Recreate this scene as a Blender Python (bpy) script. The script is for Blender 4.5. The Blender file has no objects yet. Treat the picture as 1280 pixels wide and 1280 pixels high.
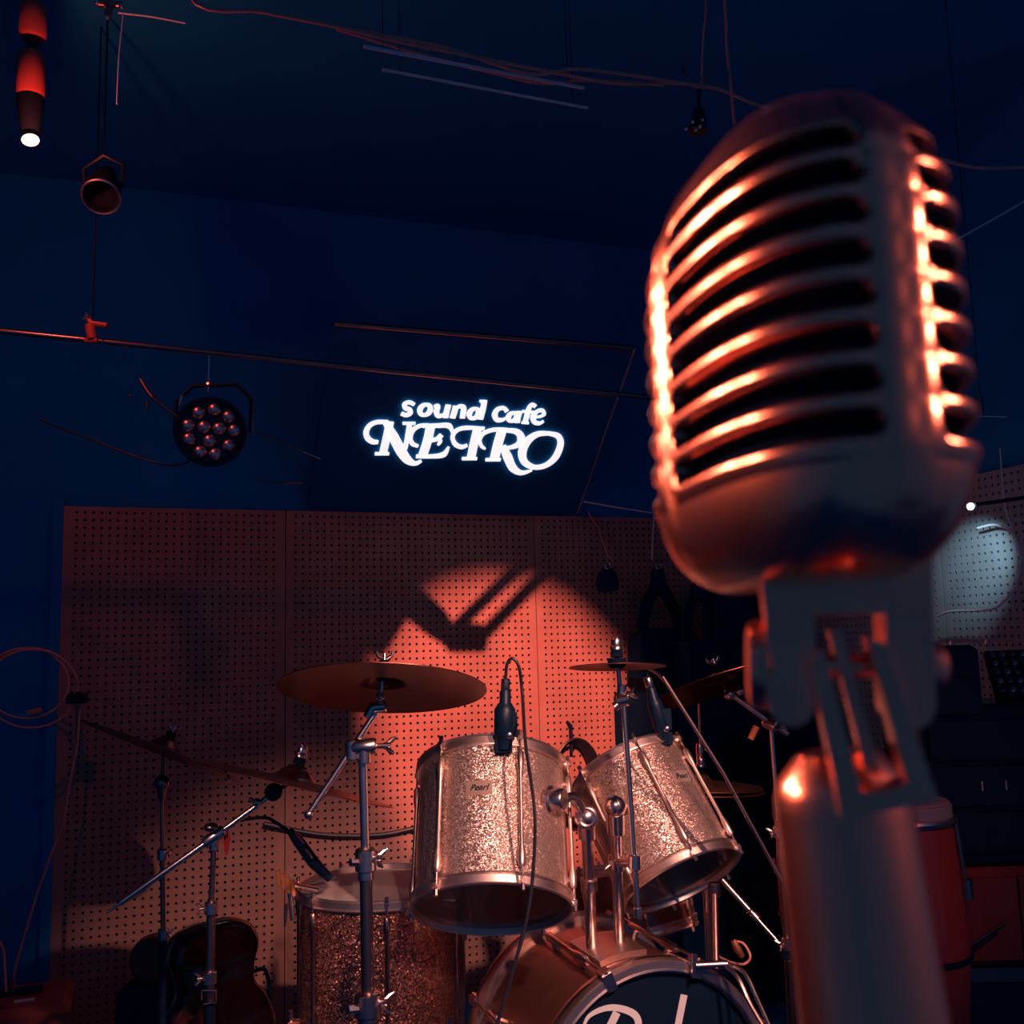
import bpy, math, random
from mathutils import Vector, Matrix, Quaternion
random.seed(7)
V = Vector
# ------------------------------------------------------------------ camera
PITCH, ROLL, FPX = math.radians(7.5), math.radians(1.5), 1280.0
CAM = V((0, 0, 1.22))
FW = V((0, math.cos(PITCH), math.sin(PITCH)))
U0 = V((0, -math.sin(PITCH), math.cos(PITCH)))
R0 = V((1, 0, 0))
RT = math.cos(ROLL) * R0 - math.sin(ROLL) * U0
UP = math.sin(ROLL) * R0 + math.cos(ROLL) * U0
scene = bpy.context.scene
col = scene.collection
cam_data = bpy.data.cameras.new('camera')
cam_data.lens, cam_data.sensor_width, cam_data.clip_start = 36.0, 36.0, 0.02
cam_data.dof.use_dof = True
cam_data.dof.focus_distance = 2.4
cam_data.dof.aperture_fstop = 15.0
cam = bpy.data.objects.new('camera', cam_data)
col.objects.link(cam)
m3 = Matrix((RT, UP, -FW)).transposed()
cam.matrix_world = Matrix.Translation(CAM) @ m3.to_4x4()
scene.camera = cam
# ------------------------------------------------------------------ world, exposure
w = bpy.data.worlds.new('navy_fill')
scene.world = w
w.use_nodes = True
w.node_tree.nodes['Background'].inputs[0].default_value = (0.010, 0.036, 0.100, 1)  # even navy fill added to lift the blacks; no lamp gives it
w.node_tree.nodes['Background'].inputs[1].default_value = 1.0
scene.view_settings.view_transform = 'Standard'
scene.view_settings.look = 'None'
scene.view_settings.exposure = 0.0
scene.view_settings.gamma = 1.0
scene.view_settings.use_curve_mapping = False
# ------------------------------------------------------------------ stage frame and stage lamps
CS, SN = math.cos(math.radians(20)), math.sin(math.radians(20))
def S(x, y, z):
    """stage coordinates: x along the pegboard wall, y towards it"""
    return V((x * CS - y * SN, x * SN + y * CS, z))
def ray(px, py):
    return FW + RT * ((px - 640) / FPX) - UP * ((py - 640) / FPX)
def at(px, py, Y):
    d = ray(px, py)
    return CAM + d * (Y / d.y)
def on_plane(px, py, p0, n):
    d = ray(px, py)
    return CAM + d * ((p0 - CAM).dot(n) / d.dot(n))
def proj(p):
    q = V(p) - CAM
    z = q.dot(FW)
    return 640 + FPX * q.dot(RT) / z, 640 - FPX * q.dot(UP) / z
WALLN = S(0, 1, 0)
def on_wall(px, py, yw=3.62):
    return on_plane(px, py, S(0, yw, 0), WALLN)

def spot(name, loc, target, energy, color, angle, blend=0.4, radius=0.03):
    L = bpy.data.lights.new(name, 'SPOT')
    L.energy, L.color, L.spot_size, L.spot_blend, L.shadow_soft_size = energy, color, math.radians(angle), blend, radius
    o = bpy.data.objects.new(name, L)
    col.objects.link(o)
    o.location = loc
    o.rotation_euler = (V(target) - V(loc)).to_track_quat('-Z', 'Y').to_euler()
    return o
WARM = (1.0, 0.46, 0.36)
PINK = (1.0, 0.55, 0.47)
RED = (1.0, 0.235, 0.16)
COPPER = (1.0, 0.32, 0.23)
WALL_LAMP = V((0.30, 0.55, 2.50))
# ceiling stage lamps of the club, all above and beside the frame
spot('stage_spot_key_offscreen', (1.05, 0.35, 2.42), at(695, 1055, 2.25), 220, WARM, 31, 0.6, 0.03)
spot('stage_spot_front_offscreen', (0.45, -0.55, 2.45), at(700, 1090, 2.2), 120, PINK, 24, 0.6, 0.04)
spot('stage_spot_hardware_offscreen', (-1.25, -0.30, 2.40), at(280, 1050, 2.3), 80, PINK, 13, 0.9, 0.03)
spot('stage_spot_wall_offscreen', WALL_LAMP, on_wall(632, 905), 950, RED, 18.5, 0.6, 0.004)
spot('stage_spot_congas_offscreen', (1.45, 0.40, 2.45), at(1100, 1060, 2.6), 22, (1.0, 0.22, 0.14), 20, 0.7, 0.03)
for az in (159.0, 141.0):                          # pair of ceiling lamps off to the microphone's side
    a = math.radians(az)
    spot('stage_spot_pair_offscreen', (0.09 + 2.0 * math.cos(a), 0.25 + 2.0 * math.sin(a), 1.92), (0.10, 0.25, 1.22), 190, COPPER, 16, 0.5, 0.035)
spot('stage_spot_side_offscreen', (2.05, -0.17, 1.95), (0.10, 0.25, 1.22), 190, COPPER, 16, 0.5, 0.10)

# ------------------------------------------------------------------ materials
def mat(name, base, rough=0.5, metal=0.0, spec=0.5, var=0.0, vscale=8.0, emit=None, estr=0.0, bump=0.0, bscale=200.0, base2=None, coat=0.0):
    m = bpy.data.materials.new(name)
    m.use_nodes = True
    nt = m.node_tree
    b = nt.nodes['Principled BSDF']
    b.inputs['Base Color'].default_value = (*base, 1)
    b.inputs['Roughness'].default_value = rough
    b.inputs['Metallic'].default_value = metal
    b.inputs['Specular IOR Level'].default_value = spec
    b.inputs['Coat Weight'].default_value = coat
    tc = nt.nodes.new('ShaderNodeTexCoord')
    if var > 0:
        n = nt.nodes.new('ShaderNodeTexNoise')
        n.inputs['Scale'].default_value = vscale
        n.inputs['Detail'].default_value = 6
        r = nt.nodes.new('ShaderNodeValToRGB')
        lo = base2 or tuple(c * (1 - var) for c in base)
        hi = tuple(min(1, c * (1 + var * 0.6)) for c in base)
        r.color_ramp.elements[0].color, r.color_ramp.elements[1].color = (*lo, 1), (*hi, 1)
        r.color_ramp.elements[0].position, r.color_ramp.elements[1].position = 0.3, 0.7
        nt.links.new(tc.outputs['Object'], n.inputs['Vector'])
        nt.links.new(n.outputs['Fac'], r.inputs[0])
        nt.links.new(r.outputs[0], b.inputs['Base Color'])
    if bump > 0:
        n2 = nt.nodes.new('ShaderNodeTexNoise')
        n2.inputs['Scale'].default_value = bscale
        bp = nt.nodes.new('ShaderNodeBump')
        bp.inputs['Strength'].default_value = bump
        bp.inputs['Distance'].default_value = 0.002
        nt.links.new(tc.outputs['Object'], n2.inputs['Vector'])
        nt.links.new(n2.outputs['Fac'], bp.inputs['Height'])
        nt.links.new(bp.outputs[0], b.inputs['Normal'])
    if emit:
        b.inputs['Emission Color'].default_value = (*emit, 1)
        b.inputs['Emission Strength'].default_value = estr
    return m

def sparkle(name, dark, light, scale, tilt, rough=0.28):
    m = bpy.data.materials.new(name)
    m.use_nodes = True
    nt = m.node_tree
    b = nt.nodes['Principled BSDF']
    b.inputs['Metallic'].default_value = 0.75
    b.inputs['Roughness'].default_value = rough
    b.inputs['Coat Weight'].default_value = 0.6
    b.inputs['Coat Roughness'].default_value = 0.06
    tc = nt.nodes.new('ShaderNodeTexCoord')
    vo = nt.nodes.new('ShaderNodeTexVoronoi')
    vo.inputs['Scale'].default_value = scale
    nt.links.new(tc.outputs['Object'], vo.inputs['Vector'])
    sub = nt.nodes.new('ShaderNodeVectorMath'); sub.operation = 'SUBTRACT'
    sub.inputs[1].default_value = (0.5, 0.5, 0.5)
    nt.links.new(vo.outputs['Color'], sub.inputs[0])
    scl = nt.nodes.new('ShaderNodeVectorMath'); scl.operation = 'SCALE'
    scl.inputs['Scale'].default_value = tilt
    nt.links.new(sub.outputs[0], scl.inputs[0])
    ge = nt.nodes.new('ShaderNodeNewGeometry')
    ad = nt.nodes.new('ShaderNodeVectorMath'); ad.operation = 'ADD'
    nt.links.new(ge.outputs['Normal'], ad.inputs[0])
    nt.links.new(scl.outputs[0], ad.inputs[1])
    no = nt.nodes.new('ShaderNodeVectorMath'); no.operation = 'NORMALIZE'
    nt.links.new(ad.outputs[0], no.inputs[0])
    nt.links.new(no.outputs[0], b.inputs['Normal'])
    r = nt.nodes.new('ShaderNodeValToRGB')
    r.color_ramp.elements[0].color, r.color_ramp.elements[1].color = (*dark, 1), (*light, 1)
    sp = nt.nodes.new('ShaderNodeSeparateColor')
    nt.links.new(vo.outputs['Color'], sp.inputs[0])
    nt.links.new(sp.outputs[0], r.inputs[0])
    nt.links.new(r.outputs[0], b.inputs['Base Color'])
    return m

NAVY = (0.010, 0.26, 0.58)
M = dict(
    wall=mat('matt_navy_wall', NAVY, 0.9, spec=0.1, var=0.08, vscale=3),
    ceil=mat('matt_navy_ceiling', NAVY, 0.9, spec=0.1, var=0.08, vscale=2),
    floor=mat('dark_stage_carpet', NAVY, 0.95, spec=0.1, var=0.15, vscale=30),
    panelblack=mat('black_sign_board', (0.010, 0.14, 0.38), 0.9, spec=0.05, var=0.06, vscale=5),
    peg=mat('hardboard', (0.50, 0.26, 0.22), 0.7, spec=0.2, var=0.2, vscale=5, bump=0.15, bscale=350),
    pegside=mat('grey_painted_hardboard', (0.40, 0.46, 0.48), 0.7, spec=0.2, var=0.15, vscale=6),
    pegback=mat('dark_hole_shade', (0.006, 0.03, 0.08), 0.95, spec=0.05, var=0.1),  # near-black backing colour stands for the shade behind the holes
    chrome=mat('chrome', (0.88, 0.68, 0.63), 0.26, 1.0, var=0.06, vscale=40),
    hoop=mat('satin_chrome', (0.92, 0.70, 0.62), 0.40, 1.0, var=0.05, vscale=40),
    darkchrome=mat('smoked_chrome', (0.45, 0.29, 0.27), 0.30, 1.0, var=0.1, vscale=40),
    micmetal=mat('satin_copper_plate', (0.92, 0.35, 0.23), 0.24, 1.0, var=0.05, vscale=60, bump=0.03, bscale=900),
    lampblack=mat('matt_black_lamp_paint', (0.006, 0.012, 0.028), 0.8, spec=0.1, var=0.1),
    foam_and_shade=mat('foam_and_slot_shade', (0.004, 0.012, 0.035), 0.95, spec=0.05, var=0.2, vscale=400),  # foam colour, also used to darken the slot walls
    sparkle=sparkle('silver_sparkle_wrap', (0.46, 0.25, 0.19), (0.97, 0.77, 0.68), 500, 0.66, 0.40),
    sparkle_dimmed=sparkle('dimmed_sparkle_wrap', (0.16, 0.03, 0.02), (0.85, 0.36, 0.27), 330, 0.8, 0.36),  # sparkle wrap recoloured darker and redder because less light reaches it
    copperwrap=mat('copper_lacquer', (0.30, 0.13, 0.10), 0.28, 0.7, var=0.2, vscale=14, coat=0.5),
    headclear=mat('smoky_drum_head', (0.055, 0.03, 0.045), 0.22, 0.0, var=0.25, vscale=9, coat=0.3),
    headwhite=mat('coated_head', (0.55, 0.45, 0.42), 0.6, var=0.08),
    blackhead=mat('black_drum_head', (0.003, 0.014, 0.036), 0.6, spec=0.1, var=0.1, vscale=5),
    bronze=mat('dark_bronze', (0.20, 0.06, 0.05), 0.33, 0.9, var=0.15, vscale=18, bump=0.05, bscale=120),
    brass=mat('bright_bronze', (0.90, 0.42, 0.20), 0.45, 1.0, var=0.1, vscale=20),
    black=mat('black_plastic', (0.005, 0.020, 0.052), 0.4, spec=0.35, var=0.15, vscale=30),
    fabric=mat('black_nylon', (0.006, 0.04, 0.11), 0.95, spec=0.05, var=0.2, vscale=40),
    rubber=mat('black_rubber', (0.005, 0.02, 0.055), 0.7, spec=0.2, var=0.1),
    felt=mat('black_felt', (0.006, 0.015, 0.04), 0.95, spec=0.05, var=0.2, vscale=200),
    red=mat('red_lacquer', (0.60, 0.07, 0.04), 0.3, var=0.12, vscale=10, coat=0.4),
    redtag=mat('red_ribbon', (0.75, 0.02, 0.03), 0.6, var=0.15, vscale=60),
    wood=mat('red_brown_veneer', (0.34, 0.06, 0.05), 0.5, var=0.25, vscale=9),
    glossred=mat('dark_red_gloss', (0.06, 0.010, 0.010), 0.12, var=0.2, vscale=9, coat=0.6),
    cablered=mat('salmon_cable', (0.88, 0.34, 0.27), 0.4, var=0.12, vscale=40),
    cableblack=mat('black_cable', (0.02, 0.02, 0.035), 0.4, var=0.1, vscale=40),
    cablewhite=mat('white_rail_highlight', (0.85, 0.85, 0.9), 0.45, var=0.05, vscale=40),
    white=mat('white_paint', (0.95, 0.92, 0.92), 0.5, var=0.05),
    cream=mat('pale_badge_plate', (0.80, 0.55, 0.45), 0.3, 0.5, var=0.05),
    orange=mat('orange_plastic', (0.85, 0.28, 0.12), 0.4, var=0.1),
    letter=mat('lit_letter', (0.9, 0.85, 0.88), 0.6, emit=(1.0, 0.90, 0.91), estr=1.0, var=0.02),
    bulb=mat('lit_bulb', (1, 0.9, 0.8), 0.4, emit=(1.0, 0.40, 0.28), estr=3.2, var=0.02),
    led=mat('lit_cool_led', (0.9, 0.95, 1), 0.4, emit=(0.95, 0.95, 1.0), estr=4.0, var=0.02),
    glass=mat('clear_lens', (0.95, 0.75, 0.72), 0.34, 1.0, var=0.05, vscale=90),
    can=mat('red_lamp_can', (0.55, 0.10, 0.08), 0.45, var=0.12, vscale=30),
)

# ------------------------------------------------------------------ mesh helpers
BASE = {}
def thing(name, label, cat, loc=(0, 0, 0), group=None):
    o = bpy.data.objects.new(name, None)
    o.empty_display_size = 0.05
    col.objects.link(o)
    o.location = loc
    o['label'], o['category'] = label, cat
    if group: o['group'] = group
    BASE[o.name] = V(loc)
    return o

def frame(origin, z, x=None):
    """matrix whose z axis points along z"""
    z = V(z).normalized()
    if x is None:
        x = V((1, 0, 0)) if abs(z.x) < 0.9 else V((0, 1, 0))
    x = (V(x) - z * V(x).dot(z)).normalized()
    y = z.cross(x)
    return Matrix.Translation(V(origin)) @ Matrix((x, y, z)).transposed().to_4x4()

class MB:
    def __init__(self, M4=None):
        self.v, self.f, self.M = [], [], M4 or Matrix.Identity(4)
    def add(self, vs, fs):
        n = len(self.v)
        self.v += [self.M @ V(p) for p in vs]
        self.f += [tuple(n + i for i in f) for f in fs]
        return self
    def box(self, c, s, rot=None):
        hx, hy, hz = s[0] / 2, s[1] / 2, s[2] / 2
        b = min(hx, hy, hz) * 0.16
        vs, c = [], V(c)
        R = rot or Matrix.Identity(3)
        ring = lambda x, y, z: [(-x, -y, z), (x, -y, z), (x, y, z), (-x, y, z)]
        for (x, y, z) in ((hx - b, hy - b, -hz), (hx, hy, -hz + b), (hx, hy, hz - b), (hx - b, hy - b, hz)):
            vs += [c + R @ V(p) for p in ring(x, y, z)]
        fs = [(3, 2, 1, 0), (12, 13, 14, 15)]
        for k in range(3):
            for i in range(4):
                j = (i + 1) % 4
                fs.append((k * 4 + i, k * 4 + j, k * 4 + 4 + j, k * 4 + 4 + i))
        return self.add(vs, fs)
    def tube(self, pts, r, seg=10, caps=True, closed=False):
        pts = [V(p) for p in pts]
        n = len(pts)
        rs = r if isinstance(r, (list, tuple)) else [r] * n
        vs, fs = [], []
        t0 = (pts[1] - pts[0]).normalized()
        nrm = t0.orthogonal().normalized()
        prev = t0
        for i in range(n):
            if closed: t = (pts[(i + 1) % n] - pts[i - 1]).normalized()
            else: t = (pts[min(i + 1, n - 1)] - pts[max(i - 1, 0)]).normalized()
            nrm = prev.rotation_difference(t) @ nrm
            nrm = (nrm - t * nrm.dot(t)).normalized()
            prev = t
            b = t.cross(nrm)
            for k in range(seg):
                a = 2 * math.pi * k / seg
                vs.append(pts[i] + (nrm * math.cos(a) + b * math.sin(a)) * rs[i])
        for i in range(n if closed else n - 1):
            j = (i + 1) % n
            for k in range(seg):
                l = (k + 1) % seg
                fs.append((i * seg + k, i * seg + l, j * seg + l, j * seg + k))
        if caps and not closed:
            fs.append(tuple(range(seg))[::-1])
            fs.append(tuple((n - 1) * seg + k for k in range(seg)))
        return self.add(vs, fs)
    def lathe(self, prof, seg=40, a0=0.0, a1=2 * math.pi, closed=False):
        full = abs(a1 - a0 - 2 * math.pi) < 1e-6
        ns = seg if full else seg + 1
        vs, fs, n = [], [], len(prof)
        for k in range(ns):
            a = a0 + (a1 - a0) * k / seg
            for (r, z) in prof:
                vs.append((max(r, 1e-5) * math.cos(a), max(r, 1e-5) * math.sin(a), z))
        for k in range(seg):
            l = (k + 1) % ns
            for i in range(n if closed else n - 1):
                j = (i + 1) % n
                fs.append((k * n + i, l * n + i, l * n + j, k * n + j))
        return self.add(vs, fs)
    def ring(self, R, r, z=0.0, seg=48, pseg=8, sz=1.0):
        prof = [(R + r * math.cos(2 * math.pi * k / pseg), z + sz * r * math.sin(2 * math.pi * k / pseg)) for k in range(pseg)]
        return self.lathe(prof, seg, closed=True)
    def sphere(self, c, r, seg=14, sc=(1, 1, 1)):
        k = seg // 2
        prof = [(r * math.sin(math.pi * i / k), -r * math.cos(math.pi * i / k)) for i in range(k + 1)]
        old = self.M
        self.M = old @ Matrix.Translation(V(c)) @ Matrix.Diagonal((*sc, 1))
        self.lathe(prof, seg)
        self.M = old
        return self
    def prism(self, poly, z0, z1):
        n = len(poly)
        vs = [(x, y, z0) for x, y in poly] + [(x, y, z1) for x, y in poly]
        fs = [tuple(range(n))[::-1], tuple(range(n, 2 * n))]
        fs += [(i, (i + 1) % n, n + (i + 1) % n, n + i) for i in range(n)]
        return self.add(vs, fs)
    def build(self, name, material, parent=None, label=None, kind=None, smooth=True, angle=38):
        base = BASE.get(parent.name, V((0, 0, 0))) if parent else V((0, 0, 0))
        me = bpy.data.meshes.new(name)
        me.from_pydata([tuple(p - base) for p in self.v], [], self.f)
        me.update()
        if smooth:
            me.polygons.foreach_set('use_smooth', [True] * len(me.polygons))
            me.set_sharp_from_angle(angle=math.radians(angle))
        me.materials.append(M[material])
        o = bpy.data.objects.new(name, me)
        col.objects.link(o)
        if parent:
            o.parent = parent
            BASE[o.name] = base
        if label: o['label'] = label
        if kind: o['kind'] = kind
        return o

def solo(mb, name, material, label, cat, group=None, smooth=True):
    """a thing that is one mesh, its origin at its lowest point"""
    lo = min(mb.v, key=lambda p: p.z).copy()
    mb.v = [p - lo for p in mb.v]
    o = mb.build(name, material, smooth=smooth)
    o.location = lo
    o['label'], o['category'] = label, cat
    if group: o['group'] = group
    return o

def spline(pts, n=10):
    """Catmull-Rom through the points"""
    pts = [V(p) for p in pts]
    q = [pts[0] * 2 - pts[1]] + pts + [pts[-1] * 2 - pts[-2]]
    out = []
    for i in range(1, len(q) - 2):
        for k in range(n):
            t = k / n
            a, b, c, d = q[i - 1], q[i], q[i + 1], q[i + 2]
            out.append(0.5 * ((2 * b) + (c - a) * t + (2 * a - 5 * b + 4 * c - d) * t * t + (3 * b - a - 3 * c + d) * t ** 3))
    out.append(pts[-1])
    return out

def struct(name, mb, material, parent=None, smooth=False):
    o = mb.build(name, material, parent, smooth=smooth)
    if not parent: o['kind'] = 'structure'
    return o

# ------------------------------------------------------------------ the room
XL, XR, YW, YF, ZC = -1.6, 2.44, 3.62, -0.6, 2.85
def stage_box(x0, x1, y0, y1, z0, z1):
    m = MB()
    vs = [S(x, y, z) for z in (z0, z1) for x, y in ((x0, y0), (x1, y0), (x1, y1), (x0, y1))]
    return m.add(vs, [(3, 2, 1, 0), (4, 5, 6, 7), (0, 1, 5, 4), (1, 2, 6, 5), (2, 3, 7, 6), (3, 0, 4, 7)])
struct('floor', stage_box(XL, XR + 0.1, YF, YW + 0.1, -0.1, 0), 'floor')
struct('ceiling', stage_box(XL, XR + 0.1, YF, YW + 0.1, ZC, ZC + 0.1), 'ceil')
wall_back = struct('wall_back', stage_box(XL, XR + 0.1, YW + 0.03, YW + 0.13, 0, ZC), 'wall')
wall_right = struct('wall_right', stage_box(XR + 0.03, XR + 0.13, 0.8, YW + 0.13, 0, ZC), 'wall')
struct('wall_left', stage_box(XL - 0.1, XL, 0.8, YW + 0.13, 0, ZC), 'wall')

PITCHH, HOLE = 0.0254, 0.0048
def peg_mesh(name, width, height, matname='peg'):
    nx, nz = int((width - 0.036) / PITCHH), int((height - 0.01) / PITCHH)
    ox, oz = (width - nx * PITCHH) / 2, (height - nz * PITCHH) / 2
    vs, fs = [], []
    def quad(a, b, c, d):
        n = len(vs)
        vs.extend([(a[0], 0, a[1]), (b[0], 0, b[1]), (c[0], 0, c[1]), (d[0], 0, d[1])])
        fs.append((n, n + 1, n + 2, n + 3))
    h = PITCHH / 2
    outer = [(h, 0), (h, h), (0, h), (-h, h), (-h, 0), (-h, -h), (0, -h), (h, -h)]
    inner = [(HOLE * math.cos(math.pi * k / 4), HOLE * math.sin(math.pi * k / 4)) for k in range(8)]
    for i in range(nx):
        for j in range(nz):
            cx, cz = ox + (i + .5) * PITCHH, oz + (j + .5) * PITCHH
            n = len(vs)
            vs.extend([(cx + x, 0, cz + z) for x, z in outer])
            vs.extend([(cx + x, 0, cz + z) for x, z in inner])
            vs.extend([(cx + x, 0.005, cz + z) for x, z in inner])
            for k in range(8):
                l = (k + 1) % 8
                fs.append((n + k, n + l, n + 8 + l, n + 8 + k))
                fs.append((n + 8 + k, n + 8 + l, n + 16 + l, n + 16 + k))
    W, H = width, height
    quad((0, 0), (W, 0), (W, oz), (0, oz))
    quad((0, H - oz), (W, H - oz), (W, H), (0, H))
    quad((0, oz), (ox, oz), (ox, H - oz), (0, H - oz))
    quad((W - ox, oz), (W, oz), (W, H - oz), (W - ox, H - oz))
    n = len(vs)
    vs.extend([(0, 0, 0), (W, 0, 0), (W, 0, H), (0, 0, H), (0, .006, 0), (W, .006, 0), (W, .006, H), (0, .006, H)])
    fs.extend([(n, n + 4, n + 5, n + 1), (n + 1, n + 5, n + 6, n + 2), (n + 2, n + 6, n + 7, n + 3), (n + 3, n + 7, n + 4, n)])
    me = bpy.data.meshes.new(name)
    me.from_pydata(vs, [], fs)
    me.materials.append(M[matname])
    return me
PH = 1.715
pm_full, pm_cut, pm_right = peg_mesh('pegboard', 0.929, PH), peg_mesh('pegboard_cut', 0.714, PH), peg_mesh('pegboard_side', 0.93, PH, 'pegside')
for me, x in ((pm_cut, -0.243), (pm_full, 0.474), (pm_full, 1.406)):
    o = bpy.data.objects.new('pegboard_panel', me)
    col.objects.link(o); o.parent = wall_back
    o.location = S(x, YW, 0.0); o.rotation_euler = (0, 0, math.radians(20))
for y in (3.58, 2.645, 1.71):
    o = bpy.data.objects.new('pegboard_panel', pm_right)
    col.objects.link(o); o.parent = wall_right
    o.location = S(XR, y, 0.0); o.rotation_euler = (0, 0, math.radians(20 - 90))
struct('hole_shade_board', stage_box(-0.243, XR, YW + 0.014, YW + 0.03, 0, PH), 'pegback', wall_back)
struct('hole_shade_board', stage_box(XR + 0.014, XR + 0.03, 0.8, YW, 0, PH), 'pegback', wall_right)
struct('trim_1', stage_box(-0.275, -0.2435, YW - 0.004, YW + 0.03, 0, PH + 0.02), 'wall')

# ------------------------------------------------------------------ foreground microphone
D0 = 0.2544
mic_base = at(1006.3, 800, D0)
mic_base.z = 1.2327
SPINE = math.radians(-78.9)                     # azimuth of the spine side
mic = thing('microphone', 'large copper vintage ribbed microphone head in the foreground', 'microphone', (mic_base.x, mic_base.y, mic_base.z - 0.05))
LEAN = Matrix.Rotation(math.radians(-1.3), 4, V((0.96, -0.28, 0))) @ Matrix.Rotation(math.radians(-0.36), 4, V((0.28, 0.96, 0)))
MM = Matrix.Translation(mic_base + V((0, 0, 0.06))) @ LEAN @ Matrix.Translation((0, 0, -0.06)) @ Matrix.Rotation(SPINE, 4, 'Z')   # local +x = spine side
AX, BY, H = 0.0522, 0.0287, 0.119
def mic_scale(z):
    z1, z0 = 0.072, 0.030
    tp = 1.0
    if z > z1: return tp * max(0.0, 1 - ((z - z1) / (H - z1)) ** 2.5) ** (1 / 2.3)
    if z < z0: return 0.42 + 0.58 * max(0.0, 1 - ((z0 - z) / z0) ** 2.4) ** (1 / 2.0)
    return tp
def mic_pt(a, z, s, inset=0.0):
    e = 2 / 2.6433
    c, sn = math.cos(a), math.sin(a)
    x = math.copysign(abs(c) ** e, c) * (AX * s - inset)
    y = math.copysign(abs(sn) ** e, sn) * (BY * s - inset)
    return (x, y, z)
SLOTS = [0.0291 + 0.0090 * k for k in range(8)]
_tab, _last, _acc = [], None, 0.0                 # arc length round the section, from the spine
for k in range(2001):
    p = V(mic_pt(math.pi * k / 2000, 0, 1))
    if _last is not None: _acc += (p - _last).length
    _last = p
    _tab.append(_acc)
HALF = _acc
def arcl(a): return _tab[min(2000, int(round(abs(a) / math.pi * 2000)))]
def angle_at(l):
    lo, hi = 0, 2000
    while lo < hi:
        m = (lo + hi) // 2
        if _tab[m] < l: lo = m + 1
        else: hi = m
    if lo == 0: return 0.0
    t = (l - _tab[lo - 1]) / max(1e-9, _tab[lo] - _tab[lo - 1])
    return math.pi * (lo - 1 + t) / 2000
L0, L1, L2, L3 = arcl(0.1454), arcl(1.63), arcl(1.88), HALF - 0.007
LSEAM, LRIB = (L1 + L2) / 2, arcl(0.135)
def slot_sd(l, z):
    """signed distance (m) to the nearest slot, negative inside; l is the arc length from the spine"""
    k = min(range(8), key=lambda i: abs(SLOTS[i] - z))
    dz = z - SLOTS[k]
    hw = 0.0025
    best = 1.0
    for lo, hi in ((L0, L1), (L2, L3)):
        da = max((lo + hw) - l, l - (hi - hw), 0.0)
        best = min(best, math.hypot(da, dz) - hw)
    return best
NA, NZ = 320, 240
vs, fs, dep = [], [], []
for j in range(NZ + 1):
    t = j / NZ
    z = H * t if t < 0.93 else H * (0.93 + 0.07 * (1 - (1 - (t - 0.93) / 0.07) ** 2))
    s = mic_scale(z)
    for i in range(NA):
        ln = -HALF + 2 * HALF * i / NA
        al = abs(ln)
        a = math.copysign(angle_at(al), ln)
        ins = 0.0
        g = 0.0
        if SLOTS[0] - 0.007 < z < SLOTS[-1] + 0.007:
            sd = slot_sd(al, z)
            g = min(1, max(0, (0.0007 - sd) / 0.0014))
            g = g * g * (3 - 2 * g)
            ins += 0.0055 * g
            ins -= 0.0010 * min(1, max(0, (0.0045 - abs(sd - 0.0019)) / 0.0045))
        ins -= 0.0022 * max(0, 1 - (al / LRIB) ** 2) * min(1, max(0, (z - 0.012) / 0.012))    # spine rib
        ins -= 0.0010 * max(0, 1 - ((al - LSEAM) / 0.0022) ** 2) * min(1, max(0, (z - 0.006) / 0.01))  # side seam ridge
        if z > 0.108: ins *= max(0, (H - z) / (H - 0.108))
        vs.append(mic_pt(a, z, s, ins)); dep.append(g)
shade_faces = []
for j in range(NZ):
    for i in range(NA):
        l = (i + 1) % NA
        q = (j * NA + i, j * NA + l, (j + 1) * NA + l, (j + 1) * NA + i)
        d = sum(dep[k] for k in q) / 4
        (fs if d < 0.30 else shade_faces).append(q)
fs.append(tuple(range(NA))[::-1]); fs.append(tuple(NZ * NA + i for i in range(NA)))
def compact(vs, fs):
    ids = sorted({k for f in fs for k in f}); mp = {k: n for n, k in enumerate(ids)}
    return [vs[k] for k in ids], [tuple(mp[k] for k in f) for f in fs]
mb = MB(MM); mb.add(*compact(vs, fs)); mb.build('ribbed_shell', 'micmetal', mic, angle=60)
mb = MB(MM); mb.add(*compact(vs, shade_faces)); o = mb.build('slot_shade', 'foam_and_shade', mic, 'slot walls coloured dark for shade', angle=60); o['kind'] = 'stuff'  # deep slot walls coloured dark to stand for the shade inside
mb = MB(MM)
prof = []
vs, fs, n1, n2 = [], [], 64, 40
for j in range(n2 + 1):
    z = 0.018 + (0.104 - 0.018) * j / n2
    for i in range(n1):
        vs.append(mic_pt(2 * math.pi * i / n1, z, mic_scale(z), 0.0050))
for j in range(n2):
    for i in range(n1):
        fs.append((j * n1 + i, j * n1 + (i + 1) % n1, (j + 1) * n1 + (i + 1) % n1, (j + 1) * n1 + i))
mb.add(vs, fs); mb.build('inner_foam', 'foam_and_shade', mic, 'dark foam seen through the slots')
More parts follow.
